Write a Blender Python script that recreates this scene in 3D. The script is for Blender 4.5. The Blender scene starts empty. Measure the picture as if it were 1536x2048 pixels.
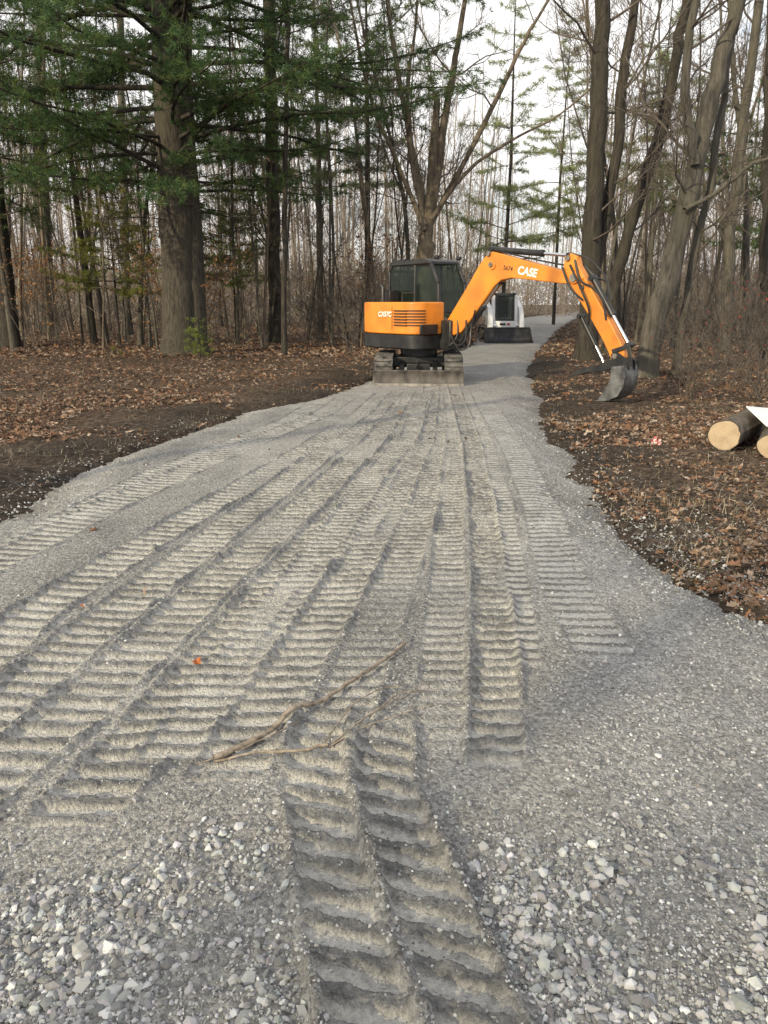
import bpy, bmesh, math, random
import numpy as np
from mathutils import Vector, Matrix
RAD=math.radians
C=bpy.context.scene.collection
# ------------------------------------------------------------------ camera maths
F=1479.0; HC=1.7; P=math.atan(419/F); cp,sp=math.cos(P),math.sin(P)
def ray(px,py):
    x=(px-768)/F; y=-(py-1024)/F
    return np.array([x, cp+y*sp, -sp+y*cp])
def G(px,py):
    d=ray(px,py); t=HC/(-d[2]); return (d[0]*t,d[1]*t)
def W(px,py,Y):
    d=ray(px,py); t=Y/d[1]; return np.array([d[0]*t,Y,HC+d[2]*t])
cam=bpy.data.cameras.new('camera'); co=bpy.data.objects.new('camera',cam); C.objects.link(co)
cam.sensor_fit='VERTICAL'; cam.sensor_height=36; cam.lens=36*F/2048; cam.clip_end=2000; cam.clip_start=0.05
co.location=(0,0,HC); co.rotation_euler=(math.pi/2-P,0,0)
bpy.context.scene.camera=co
# ------------------------------------------------------------------ materials
def newmat(name):
    m=bpy.data.materials.new(name); m.use_nodes=True
    nt=m.node_tree; b=nt.nodes['Principled BSDF']; return m,nt,b
def nd(nt,t,**k):
    n=nt.nodes.new(t)
    for a,v in k.items():
        if a in n.inputs: n.inputs[a].default_value=v
        else: setattr(n,a,v)
    return n
def mixc(nt,fac,a,b,mode='MIX'):
    n=nt.nodes.new('ShaderNodeMix'); n.data_type='RGBA'; n.blend_type=mode
    for sock,v in ((n.inputs[0],fac),(n.inputs[6],a),(n.inputs[7],b)):
        if isinstance(v,(int,float)): sock.default_value=v
        elif isinstance(v,tuple): sock.default_value=(*v[:3],1)
        else: nt.links.new(v,sock)
    return n.outputs[2]
def ramp(nt,src,a,b):
    n=nt.nodes.new('ShaderNodeMapRange'); n.inputs[1].default_value=a; n.inputs[2].default_value=b
    nt.links.new(src,n.inputs[0]); return n.outputs[0]
def coords(nt,scale=(1,1,1)):
    tc=nt.nodes.new('ShaderNodeTexCoord'); mp=nt.nodes.new('ShaderNodeMapping')
    mp.inputs['Scale'].default_value=scale; nt.links.new(tc.outputs['Object'],mp.inputs[0]); return mp.outputs[0]
def noise(nt,vec,scale,detail=4,rough=.55):
    n=nd(nt,'ShaderNodeTexNoise',Scale=scale,Detail=detail,Roughness=rough); nt.links.new(vec,n.inputs['Vector']); return n.outputs['Fac']
def bump(nt,b,h,strength,dist):
    n=nd(nt,'ShaderNodeBump',Strength=strength,Distance=dist); nt.links.new(h,n.inputs['Height']); nt.links.new(n.outputs[0],b.inputs['Normal']); return n
def simple(name,c1,c2,scale=8,rough=.5,metal=0,bmp=0,stretch=(1,1,1),lo=.35,hi=.65,bd=.02,spec=.5):
    m,nt,b=newmat(name); v=coords(nt,stretch); n=noise(nt,v,scale,6)
    nt.links.new(mixc(nt,ramp(nt,n,lo,hi),c1,c2),b.inputs['Base Color'])
    b.inputs['Roughness'].default_value=rough; b.inputs['Metallic'].default_value=metal
    b.inputs['Specular IOR Level'].default_value=spec
    if bmp: bump(nt,b,n,bmp,bd)
    return m
def bark(name,c1,c2,sc=14,bs=1.0):
    m,nt,b=newmat(name); v=coords(nt,(1,1,.16)); n=noise(nt,v,sc,9,.72)
    v2=coords(nt,(1,1,.5)); n2=noise(nt,v2,1.3,3)
    c=mixc(nt,ramp(nt,n,.36,.66),c1,c2)
    c=mixc(nt,ramp(nt,n2,.45,.75),c,tuple(x*y for x,y in zip(c2,(.62,.66,.58))))
    nt.links.new(c,b.inputs['Base Color']); b.inputs['Roughness'].default_value=.9; b.inputs['Specular IOR Level'].default_value=.2
    bump(nt,b,n,bs,.05); return m
def attrmat(name,rough=.8,transl=0,tint=(1,1,1)):
    m,nt,b=newmat(name); a=nt.nodes.new('ShaderNodeAttribute'); a.attribute_name='Col'
    col=mixc(nt,1.0,a.outputs['Color'],tint,'MULTIPLY'); nt.links.new(col,b.inputs['Base Color'])
    b.inputs['Roughness'].default_value=rough; b.inputs['Specular IOR Level'].default_value=.25
    if transl:
        t=nt.nodes.new('ShaderNodeBsdfTranslucent'); nt.links.new(col,t.inputs[0])
        mx=nt.nodes.new('ShaderNodeMixShader'); mx.inputs[0].default_value=transl
        nt.links.new(b.outputs[0],mx.inputs[1]); nt.links.new(t.outputs[0],mx.inputs[2])
        nt.links.new(mx.outputs[0],nt.nodes['Material Output'].inputs[0])
    return m
M={}
M['orange']=simple('orange_paint',(.78,.275,.030),(.60,.205,.03),3,.38,0,0)
M['orange_dk']=simple('orange_shadowed_slot',(.06,.026,.01),(.10,.04,.015),8,.7)
M['black']=simple('black_paint',(.012,.012,.014),(.03,.03,.03),6,.4)
M['rubber']=simple('dusty_rubber',(.035,.035,.036),(.16,.15,.14),7,.85,0,.3)
M['steel']=simple('worn_steel',(.12,.11,.10),(.30,.27,.24),9,.5,.5,.1)
M['blade']=simple('worn_blade_steel',(.035,.031,.029),(.13,.115,.105),6,.6,.2,.15,(1,1,.5))
M['bucketm']=simple('dusty_bucket_steel',(.055,.055,.058),(.22,.22,.225),5,.45,.4,.1)
M['bucketb']=simple('black_bucket_steel',(.012,.013,.016),(.035,.036,.04),5,.5,.2,.05)
M['chrome']=simple('chrome_rod',(.6,.6,.62),(.7,.7,.7),4,.15,1)
M['white']=simple('white_paint',(.85,.85,.86),(.78,.78,.78),3,.35)
M['whited']=simple('white_letter',(.85,.85,.85),(.8,.8,.8),3,.5)
M['blackl']=simple('black_letter',(.02,.02,.02),(.03,.02,.02),3,.5)
M['red']=simple('red_paint',(.5,.02,.02),(.4,.02,.02),3,.5)
M['seat']=simple('seat_cloth',(.02,.02,.022),(.035,.035,.035),20,.9)
M['berry']=simple('red_berry',(.35,.02,.015),(.25,.02,.01),20,.4)
def glassm():
    m,nt,b=newmat('tinted_glass'); b.inputs['Base Color'].default_value=(.022,.032,.028,1); b.inputs['Roughness'].default_value=.12
    t=nt.nodes.new('ShaderNodeBsdfTransparent'); t.inputs[0].default_value=(.60,.70,.60,1)
    mx=nt.nodes.new('ShaderNodeMixShader'); mx.inputs[0].default_value=.60
    nt.links.new(b.outputs[0],mx.inputs[1]); nt.links.new(t.outputs[0],mx.inputs[2]); nt.links.new(mx.outputs[0],nt.nodes['Material Output'].inputs[0]); return m
M['glass']=glassm()
M['lamp']=simple('lamp_lens',(.7,.7,.65),(.6,.6,.6),3,.1)
M['bark_pine']=bark('pine_bark',(.026,.023,.020),(.115,.10,.083),18,.8)
M['bark_grey']=bark('grey_bark',(.048,.044,.038),(.165,.148,.126),12)
M['bark_dark']=bark('dark_bark',(.020,.018,.016),(.085,.074,.063),12)
M['bark_warm']=bark('warm_bark',(.06,.05,.04),(.26,.21,.16),9)
M['bark_birch']=bark('birch_bark',(.12,.11,.10),(.62,.60,.56),6)
M['bark_log']=bark('log_bark',(.06,.05,.042),(.24,.20,.16),16)
M['twig']=simple('twig_bark',(.060,.050,.042),(.135,.113,.095),4,.9)
M['twig_warm']=simple('warm_twig_bark',(.12,.095,.072),(.21,.17,.135),4,.9)
M['twig_hazed']=simple('hazed_twig_bark',(.17,.14,.115),(.28,.235,.195),1,.9)  # distance haze painted into the colour: paler than the near twigs
M['stick']=simple('weathered_stick',(.12,.095,.072),(.36,.30,.235),30,.85,0,.4,(1,1,1))
M['needle']=attrmat('pine_needles',.6,.42)
M['leaf']=attrmat('dead_leaves',.8,.12)
M['stone']=attrmat('crushed_stone',.85)
def gravel():
    m,nt,b=newmat('compacted_gravel'); a=nt.nodes.new('ShaderNodeAttribute'); a.attribute_name='Col'
    v=coords(nt)
    vo=nd(nt,'ShaderNodeTexVoronoi',Scale=75.0); nt.links.new(v,vo.inputs['Vector'])
    vo2=nd(nt,'ShaderNodeTexVoronoi',Scale=160.0); nt.links.new(v,vo2.inputs['Vector'])
    sep=nt.nodes.new('ShaderNodeSeparateColor'); nt.links.new(vo.outputs['Color'],sep.inputs[0])
    g=ramp(nt,sep.outputs[0],0,1)
    n=noise(nt,v,42,8,.72); n2=noise(nt,v,2.2,5,.6)
    base=a.outputs['Color']
    dk=mixc(nt,1.0,base,(.56,.56,.57),'MULTIPLY'); lt=mixc(nt,1.0,base,(1.42,1.41,1.40),'MULTIPLY')
    st=mixc(nt,g,dk,lt)
    c=mixc(nt,a.outputs['Alpha'],base,st)
    c=mixc(nt,ramp(nt,n,.33,.67),mixc(nt,1.0,c,(.64,.64,.65),'MULTIPLY'),mixc(nt,1.0,c,(1.22,1.22,1.21),'MULTIPLY'))
    c=mixc(nt,ramp(nt,n2,.3,.7),mixc(nt,1.0,c,(.80,.79,.78),'MULTIPLY'),c)
    nt.links.new(c,b.inputs['Base Color']); b.inputs['Roughness'].default_value=.95; b.inputs['Specular IOR Level'].default_value=.15
    h=nt.nodes.new('ShaderNodeMath'); h.operation='MULTIPLY_ADD'
    nt.links.new(vo.outputs['Distance'],h.inputs[0]); h.inputs[1].default_value=-.6; nt.links.new(n,h.inputs[2])
    h2=nt.nodes.new('ShaderNodeMath'); h2.operation='MULTIPLY_ADD'
    nt.links.new(vo2.outputs['Distance'],h2.inputs[0]); h2.inputs[1].default_value=-.35; nt.links.new(h.outputs[0],h2.inputs[2])
    bump(nt,b,h2.outputs[0],.9,.018); return m
M['gravel']=gravel()
def groundm():
    m,nt,b=newmat('leafy_soil'); a=nt.nodes.new('ShaderNodeAttribute'); a.attribute_name='Col'
    v=coords(nt); vo=nd(nt,'ShaderNodeTexVoronoi',Scale=13.0); nt.links.new(v,vo.inputs['Vector'])
    sep=nt.nodes.new('ShaderNodeSeparateColor'); nt.links.new(vo.outputs['Color'],sep.inputs[0])
    n=noise(nt,v,14,8,.72); n2=noise(nt,v,.6,5,.6)
    leafc=mixc(nt,sep.outputs[0],(.085,.056,.040),(.25,.18,.13))
    soil=mixc(nt,ramp(nt,n,.35,.65),(.024,.020,.017),(.12,.10,.085))
    f=nt.nodes.new('ShaderNodeMath'); f.operation='MULTIPLY'; nt.links.new(a.outputs['Alpha'],f.inputs[0]); nt.links.new(ramp(nt,n,.4,.55),f.inputs[1])
    c=mixc(nt,f.outputs[0],soil,leafc); c=mixc(nt,ramp(nt,n2,.4,.65),mixc(nt,1.0,c,(.7,.68,.66),'MULTIPLY'),c)
    nt.links.new(c,b.inputs['Base Color']); b.inputs['Roughness'].default_value=.95; b.inputs['Specular IOR Level'].default_value=.1
    bump(nt,b,n,1.0,.08); return m
M['ground']=groundm()
def woodend():
    m,nt,b=newmat('cut_wood_rings'); tc=nt.nodes.new('ShaderNodeTexCoord')
    w=nd(nt,'ShaderNodeTexWave',Scale=13.0,Distortion=2.0,Detail=3.0); w.wave_type='RINGS'; w.rings_direction='Z'
    nt.links.new(tc.outputs['Object'],w.inputs['Vector'])
    n=noise(nt,tc.outputs['Object'],7,5)
    c=mixc(nt,w.outputs['Fac'],(.43,.32,.20),(.54,.42,.29)); c=mixc(nt,ramp(nt,n,.45,.8),c,(.33,.24,.155))
    nt.links.new(c,b.inputs['Base Color']); b.inputs['Roughness'].default_value=.8; return m
M['woodend']=woodend()
# ------------------------------------------------------------------ mesh helpers
def tag(o,label=None,cat=None,group=None,kind=None):
    if label: o['label']=label
    if cat: o['category']=cat
    if group: o['group']=group
    if kind: o['kind']=kind
    return o
def empty(name,loc,rz=0,**k):
    o=bpy.data.objects.new(name,None); C.objects.link(o); o.location=loc; o.rotation_euler=(0,0,rz); o.empty_display_size=.3
    return tag(o,**k)
def np_mesh(name,V,Fc,mat,parent=None,smooth=False,col=None,loc=None):
    V=np.asarray(V,dtype=np.float32); Fc=np.asarray(Fc,dtype=np.int32); m,k=Fc.shape
    me=bpy.data.meshes.new(name); me.vertices.add(len(V)); me.vertices.foreach_set('co',V.ravel())
    me.loops.add(m*k); me.loops.foreach_set('vertex_index',Fc.ravel())
    me.polygons.add(m); me.polygons.foreach_set('loop_start',np.arange(m,dtype=np.int32)*k)
    me.polygons.foreach_set('use_smooth',np.full(m,smooth))
    me.update(calc_edges=True); me.validate()
    if col is not None:
        ca=me.color_attributes.new('Col','FLOAT_COLOR','POINT')
        c=np.ones((len(V),4),dtype=np.float32); c[:,:col.shape[1]]=col; ca.data.foreach_set('color',c.ravel())
    me.materials.append(mat); o=bpy.data.objects.new(name,me); C.objects.link(o); o.parent=parent
    if loc is not None: o.location=loc
    return o
def frame(d):
    d=d/np.linalg.norm(d); a=np.array([0,0,1.]) if abs(d[2])<.9 else np.array([1.,0,0])
    u=np.cross(a,d); u/=np.linalg.norm(u); return u,np.cross(d,u)
def tube(pts,rad,n):
    pts=np.asarray(pts,float); k=len(pts); rad=np.asarray(rad,float)
    T=np.gradient(pts,axis=0); T/=np.linalg.norm(T,axis=1)[:,None]+1e-9
    u,v=frame(T[0]); Vs=[]
    an=np.arange(n)*2*math.pi/n
    for i in range(k):
        t=T[i]; u=u-t*np.dot(u,t); u/=np.linalg.norm(u)+1e-9; v=np.cross(t,u)
        Vs.append(pts[i]+rad[i]*(np.cos(an)[:,None]*u+np.sin(an)[:,None]*v))
    V=np.concatenate(Vs); i=np.arange(k-1)[:,None]*n; j=np.arange(n)[None,:]; j2=(j+1)%n
    Fc=np.stack([i+j,i+j2,i+n+j2,i+n+j],-1).reshape(-1,4); return V,Fc
class Acc:
    def __init__(s): s.V=[];s.F=[];s.n=0
    def add(s,V,Fc): s.V.append(V); s.F.append(Fc+s.n); s.n+=len(V)
    def tube(s,p,r,n): s.add(*tube(p,r,n))
    def build(s,name,mat,parent=None,smooth=True,loc=None): return np_mesh(name,np.concatenate(s.V),np.concatenate(s.F),mat,parent,smooth,None,loc)
class MB:
    def __init__(s): s.V=[];s.F=[]
    def add(s,V,Fs):
        n=len(s.V); s.V+= [tuple(map(float,v)) for v in V]; s.F+=[[i+n for i in f] for f in Fs]; return s
    def box(s,c,d,R=None):
        vs=[Vector((x*d[0]/2,y*d[1]/2,z*d[2]/2)) for x in(-1,1) for y in(-1,1) for z in(-1,1)]
        if R is not None: vs=[R@v for v in vs]
        vs=[v+Vector(c) for v in vs]
        return s.add(vs,[[0,1,3,2],[4,6,7,5],[0,4,5,1],[2,3,7,6],[0,2,6,4],[1,5,7,3]])
    def bar(s,p0,p1,w,h):
        p0=Vector(p0);p1=Vector(p1); d=p1-p0; q=d.to_track_quat('X','Z').to_matrix(); return s.box((p0+p1)/2,(d.length,w,h),q)
    def prism(s,poly,a,b,ax='y'):
        n=len(poly)
        f=(lambda p,t:(p[0],t,p[1])) if ax=='y' else ((lambda p,t:(p[0],p[1],t)) if ax=='z' else (lambda p,t:(t,p[0],p[1])))
        V=[f(p,a) for p in poly]+[f(p,b) for p in poly]
        return s.add(V,[list(range(n))[::-1],list(range(n,2*n))]+[[i,(i+1)%n,n+(i+1)%n,n+i] for i in range(n)])
    def tube(s,pts,r,n=10):
        if not hasattr(r,'__len__'): r=[r]*len(pts)
        V,Fc=tube([tuple(p) for p in pts],r,n); k=len(V)
        return s.add(V,[list(f) for f in Fc]+[list(range(n))[::-1],list(range(k-n,k))])
    def sphere(s,c,r,n=8):
        V=[];Fs=[]
        for i in range(n+1):
            for j in range(n*2):
                a=math.pi*i/n;b=math.pi*j/n; V.append((c[0]+r*math.sin(a)*math.cos(b),c[1]+r*math.sin(a)*math.sin(b),c[2]+r*math.cos(a)))
        for i in range(n):
            for j in range(2*n): Fs.append([i*2*n+j,i*2*n+(j+1)%(2*n),(i+1)*2*n+(j+1)%(2*n),(i+1)*2*n+j])
        return s.add(V,Fs)
    def build(s,name,mat,parent=None,bevel=0,X=None,ang=35):
        me=bpy.data.meshes.new(name); V=s.V
        if X is not None: V=[X@Vector(v) for v in V]
        me.from_pydata([tuple(v) for v in V],[],s.F)
        bm=bmesh.new(); bm.from_mesh(me); bmesh.ops.remove_doubles(bm,verts=bm.verts,dist=1e-5); bmesh.ops.recalc_face_normals(bm,faces=bm.faces); bm.to_mesh(me); bm.free()
        me.polygons.foreach_set('use_smooth',[True]*len(me.polygons)); me.set_sharp_from_angle(angle=RAD(ang))
        me.materials.append(mat); o=bpy.data.objects.new(name,me); C.objects.link(o); o.parent=parent
        if bevel:
            b=o.modifiers.new('b','BEVEL'); b.width=bevel; b.segments=2; b.limit_method='ANGLE'; b.angle_limit=RAD(40)
        return o
def lettering(name,txt,size,mat,parent,Mx,bold=0.0,shear=0,depth=.002):
    cu=bpy.data.curves.new(name,'FONT'); cu.body=txt; cu.size=size; cu.align_x='CENTER'; cu.align_y='CENTER'; cu.offset=bold; cu.extrude=depth; cu.shear=shear
    o=bpy.data.objects.new('t',cu); C.objects.link(o); bpy.context.view_layer.update()
    me=bpy.data.meshes.new_from_object(o.evaluated_get(bpy.context.evaluated_depsgraph_get())); bpy.data.objects.remove(o)
    me.name=name; me.materials.clear(); me.materials.append(mat); q=bpy.data.objects.new(name,me); C.objects.link(q); q.parent=parent; q.matrix_local=Mx; return q
# ------------------------------------------------------------------ noise
_rng=np.random.default_rng(5); TAB=_rng.random((8,256,256))
def vn(x,y,s=0):
    xi=np.floor(x).astype(int); yi=np.floor(y).astype(int); fx=x-xi; fy=y-yi; fx=fx*fx*(3-2*fx); fy=fy*fy*(3-2*fy)
    T=TAB[s%8]; a=T[xi&255,yi&255]; b=T[(xi+1)&255,yi&255]; c=T[xi&255,(yi+1)&255]; d=T[(xi+1)&255,(yi+1)&255]
    return (a*(1-fx)+b*fx)*(1-fy)+(c*(1-fx)+d*fx)*fy-.5
def fbm(x,y,s=0,o=4):
    r=0;a=1
    for i in range(o): r=r+a*vn(x*2**i+i*17.3,y*2**i+i*9.1,s+i); a*=.5
    return r
def ss(a,b,x):
    t=np.clip((x-a)/(b-a),0,1); return t*t*(3-2*t)
# ------------------------------------------------------------------ driveway
def pl(pts):
    a=sorted([G(*p) for p in pts],key=lambda q:q[1]); return np.array([q[1] for q in a]),np.array([q[0] for q in a])
LY,LX=pl([(0,1025),(70,985),(150,930),(250,890),(380,850),(500,812),(640,788),(735,752),(860,708),(935,690),(962,668),(1010,648),(1050,634)])
RY,RX=pl([(1536,1195),(1400,1130),(1300,1060),(1220,990),(1160,915),(1105,862),(1092,795),(1062,730),(1090,690),(1112,662),(1135,645),(1155,633)])
LY=np.concatenate([[-30,0,3.5],LY,[150]]); LX=np.concatenate([[-9,-6.5,-5.0],LX,[LX[-1]+20]])
RY=np.concatenate([[-30,0,2.6],RY,[150]]); RX=np.concatenate([[9,5.5,3.3],RX,[RX[-1]+20]])
def Lf(Y): return np.interp(Y,LY,LX)
def Rf(Y): return np.interp(Y,RY,RX)
def inside(X,Y):
    w=.16*fbm(Y*.9,X*.9,2,2)+.14*fbm(Y*5,X*5,5,3)+.07*fbm(X*19,Y*19,1,2)
    return np.minimum(X-Lf(Y),Rf(Y)-X)+w
STR=[ # pixel centre line, half width, pitch, depth, y0,y1 metres, tilt
 ([(-260,1230),(60,1075),(330,940),(580,840)],.17,.105,.010,3.0,14,.12),
 ([(-60,1150),(180,1030),(420,920),(640,830)],.17,.105,.012,3.0,14,.12),
 ([(1130,1180),(1090,1040),(1040,920),(985,830)],.16,.105,.006,3.3,15,.05),
 ([(560,1300),(700,1080),(800,930),(850,830)],.15,.105,.015,2.6,16,.1),
 ([(60,1230),(300,1080),(560,930),(720,830)],.16,.11,.017,1.9,15,.15),
 ([(-80,1480),(170,1270),(420,1080),(640,910),(760,830)],.16,.105,.018,2.2,15,.1),
 ([(-150,1650),(130,1440),(400,1190),(620,1000),(760,870)],.16,.11,.022,2.0,15,.05),
 ([(120,1660),(330,1430),(520,1200),(690,1010),(800,880)],.16,.10,.022,2.05,15,.0),
 ([(300,1560),(470,1330),(620,1130),(740,960),(820,870)],.13,.095,.014,2.4,12,.05),
 ([(420,1600),(540,1400),(680,1180),(790,1010),(860,880)],.15,.105,.019,2.3,15,-.05),
 ([(640,1560),(700,1380),(790,1150),(850,1000),(890,880)],.14,.10,.018,2.35,15,0),
 ([(880,1500),(885,1300),(895,1100),(905,950),(910,850)],.115,.10,.017,2.5,15,0),
 ([(1050,1400),(1030,1200),(1000,1000),(960,860)],.10,.105,.008,3.2,15,.05),
 ([(992,1560),(988,1300),(968,1050),(945,900),(925,830)],.115,.10,.024,2.4,16,0),
 ([(740,2060),(675,1830),(645,1660),(622,1560),(640,1440)],.115,.115,.024,1.0,3.1,.25),
 ([(960,2060),(860,1830),(800,1680),(765,1570),(770,1440)],.115,.115,.024,1.0,3.0,.3),
]
SP=[]
for s in STR:
    yy,xx=pl(s[0]); SP.append((yy,xx)+tuple(s[1:]))
CRV=(SP[14],SP[15])
def drive(X,Y):
    H=.010*fbm(X*1.3,Y*1.3,1,3)
    fine=np.full(X.shape,.40)+.45*fbm(X*1.5,Y*.8,3,3); press=np.zeros_like(X)
    wob=.018*vn(X*.4,Y*1.1,4)+.006*vn(X*5,Y*8,6)
    for i,(yy,xx,hw,pitch,dep,y0,y1,tilt) in enumerate(SP):
        c=np.interp(Y,yy,xx); 
        if i<14:
            sl=(xx[-1]-xx[0])/(yy[-1]-yy[0]); c=np.where(Y>yy[-1],xx[-1]+(Y-yy[-1])*sl*.6,c)
        d=X-c+wob; ad=np.abs(d)
        rng_=ss(y0,y0+.15,Y)*(1-ss(y1-.6,y1,Y))
        rng_=rng_*np.clip(1.2+1.8*fbm(X*.9+i*7,Y*.9,5,3),.28 if i<14 else .8,1)
        m=(1-ss(hw-.020,hw+.006,ad))*rng_
        ph=Y/pitch+tilt*d/pitch*1.2+.12*vn(X*3+i*3,Y*2.0,2)+.10*vn(X*16,Y*16,3)+i*.37
        w=.5-.5*np.cos(2*math.pi*ph)
        cell=ss(.26,.42,w+.16*fbm(X*34,Y*34,1,2))
        lump=.65*fbm(X*30,Y*30,4,3)
        h=-dep*(cell-.35)+dep*lump*(1.15-cell)
        H=H*(1-m)+h*m
        berm=np.exp(-((ad-hw-.006)/.018)**2)*rng_*np.clip(.8+1.7*vn(X*5+i,Y*6,6),.05,1.6)*(1+.9*vn(X*30,Y*30,2))
        if i>=14: berm=berm*1.35
        H=H+berm*dep*1.15
        fine=fine*(1-m)+m*(.08+.92*cell+.45*fbm(X*5,Y*5,6,3)); fine=fine*(1-.35*np.clip(berm,0,1))
        press=press*(1-m)+m
    loose=1-press*.9
    big=(1-ss(1.65,2.2,Y+.4*fbm(X*2,Y*2,1,3)))
    for yy,xx,hw,*_ in CRV:
        big=big*(ss(hw-.0,hw+.12,np.abs(X-np.interp(Y,yy,xx))))
    big=big*np.clip(.6+1.4*fbm(X*2.3,Y*2.3,6,3),.06,1)
    right=ss(.05,.35,X-(np.interp(Y,SP[13][0],SP[13][1])+.12))
    rough=np.clip(loose*.6+right*.25+big,0,1.2)
    H=H+(.0026+.006*rough)*fbm(X*38,Y*38,2,3)+.009*rough*fbm(X*9,Y*9,7,3)
    e=inside(X,Y)
    H=H-.14*(1-ss(-.3,.85,e))**1.2+.02*np.exp(-((e-.6)/.25)**2)
    return H,fine,loose,big,right,e
ny1=np.geomspace(.8,22,1600); ny2=np.geomspace(22.2,150,120); YS=np.concatenate([np.linspace(-25,.75,20),ny1,ny2])
NX=860; U=np.linspace(0,1,NX)
YG=np.repeat(YS[:,None],NX,1); lo=Lf(YG)-.6; hi=Rf(YG)+.6
XG=lo+(hi-lo)*U[None,:]
H,fine,loose,big,right,edge=drive(XG,YG)
V=np.stack([XG,YG,H],-1).reshape(-1,3)
i=np.arange(len(YS)-1)[:,None]*NX; j=np.arange(NX-1)[None,:]
Fc=np.stack([i+j,i+j+1,i+NX+j+1,i+NX+j],-1).reshape(-1,4)
fl=np.clip(fine,0,1)[...,None]
c_d=np.array([.205,.206,.205]); c_l=np.array([.59,.58,.55]); c_g=np.array([.28,.282,.287])
col=c_d*(1-fl)+c_l*fl
rg=np.clip(right*.7+big*.7,0,1)[...,None]; col=col*(1-rg)+(c_g*(.75+.9*fl))*rg
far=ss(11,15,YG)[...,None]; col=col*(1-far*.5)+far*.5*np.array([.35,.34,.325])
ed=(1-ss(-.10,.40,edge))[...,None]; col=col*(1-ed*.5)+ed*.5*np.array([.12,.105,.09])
al=np.clip(.35+.65*loose-.4*fine,0,1)[...,None]
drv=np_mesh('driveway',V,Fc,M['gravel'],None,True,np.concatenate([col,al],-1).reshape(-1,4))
tag(drv,'grey crushed gravel driveway marked with ladder shaped track prints','driveway',kind='structure')
# ------------------------------------------------------------------ ground
def ground_z(X,Y):
    e=inside(X,Y)
    z=-.055+.05*fbm(X*.7,Y*.7,3,3)+.045*fbm(X*4,Y*4,5,4)+.05*np.exp(-((e+.9)/.6)**2)*(1+fbm(X*2,Y*2,1,2)*1.5)
    far=ss(15,60,np.abs(X)+0*Y); z=z+far*.35*fbm(X*.08,Y*.08,1,2)
    return np.where(e>0,z-np.minimum(e,1)*.45,z)
def axisg(lo,hi,c,d0,n):
    t=np.linspace(-1,1,n); k=5.5; s=np.sinh(t*k)/math.sinh(k); return np.where(s<0,c+(c-lo)*s,c+(hi-c)*s)
gx=axisg(-420,420,0,0,620); gy=np.concatenate([np.linspace(-60,1,12),np.geomspace(1.2,40,620),np.geomspace(41,600,50)])
GX,GY=np.meshgrid(gx,gy); GZ=ground_z(GX,GY)
n=len(gx); i=np.arange(len(gy)-1)[:,None]*n; j=np.arange(n-1)[None,:]
Fc=np.stack([i+j,i+j+1,i+n+j+1,i+n+j],-1).reshape(-1,4)
ge=inside(GX,GY)
leafy=np.clip(ss(.1,2.2,-ge)*.85+.6*fbm(GX*.8,GY*.8,4,3)+.10,0,1)
gc=np.ones(GX.shape+(4,)); gc[...,3]=leafy
g=np_mesh('ground',np.stack([GX,GY,GZ],-1).reshape(-1,3),Fc,M['ground'],None,True,gc.reshape(-1,4))
tag(g,'brown leaf covered forest floor and dark turned soil beside the driveway','ground',kind='structure')
# ------------------------------------------------------------------ loose stones
rng=np.random.default_rng(11)
phi=(1+5**.5)/2
ico=np.array([(-1,phi,0),(1,phi,0),(-1,-phi,0),(1,-phi,0),(0,-1,phi),(0,1,phi),(0,-1,-phi),(0,1,-phi),(phi,0,-1),(phi,0,1),(-phi,0,-1),(-phi,0,1)])/math.sqrt(1+phi*phi)
icf=np.array([(0,11,5),(0,5,1),(0,1,7),(0,7,10),(0,10,11),(1,5,9),(5,11,4),(11,10,2),(10,7,6),(7,1,8),(3,9,4),(3,4,2),(3,2,6),(3,6,8),(3,8,9),(4,9,5),(2,4,11),(6,2,10),(8,6,7),(9,8,1)])
def powy(N,ymin,ymax,pw):
    if abs(pw-1)<.01: pw=1.02
    u=rng.random(N); return (ymin**(1-pw)+(ymax**(1-pw)-ymin**(1-pw))*u)**(1/(1-pw))
def stones(N,ymin,ymax,pw,rmin,rmax,accept):
    Y=powy(N,ymin,ymax,pw)
    hw=Y*.56+.6; X=(rng.random(N)*2-1)*hw
    H,fine,loose,big,right,e=drive(X,Y)
    p=accept(X,Y,fine,loose,big,right,e); k=rng.random(N)<p
    return X[k],Y[k],H[k],rmin+(rmax-rmin)*rng.random(k.sum())**2.4
sets=[stones(19000,1.15,2.8,1.0,.006,.018,lambda X,Y,f,l,b,r,e:b*.95),
      stones(60000,1.2,6,1.5,.003,.008,lambda X,Y,f,l,b,r,e:np.clip(l*.34+r*.30+b*.6-f*.2,.03,1)),
      stones(34000,2.2,12,1.3,.005,.013,lambda X,Y,f,l,b,r,e:np.clip((1-ss(.1,.95,e))*(e>-.75)*(.95-.9*ss(0,.75,-e))+r*.12,0,1)),
      stones(16000,1.3,9,1.5,.003,.006,lambda X,Y,f,l,b,r,e:.25+.3*(l>.5))]
X=np.concatenate([s[0] for s in sets]);Y=np.concatenate([s[1] for s in sets]);Z=np.concatenate([s[2] for s in sets]);R=np.concatenate([s[3] for s in sets])
Z=np.where(inside(X,Y)<.1,np.maximum(Z,ground_z(X,Y)),Z)
N=len(X)
V=ico[None]*(1+.35*(rng.random((N,12,1))-.5))
for c in range(5):
    pn=rng.normal(size=(N,3)); pn/=np.linalg.norm(pn,axis=1)[:,None]; dd=np.einsum('nij,nj->ni',V,pn); ex=np.maximum(dd-(.42+.25*rng.random((N,1))),0); V=V-ex[...,None]*pn[:,None,:]
V=V*(.65+.75*rng.random((N,1,3)))*1.2
q=rng.normal(size=(N,4)); q/=np.linalg.norm(q,axis=1)[:,None]; w,x,y,z=q.T
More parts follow.
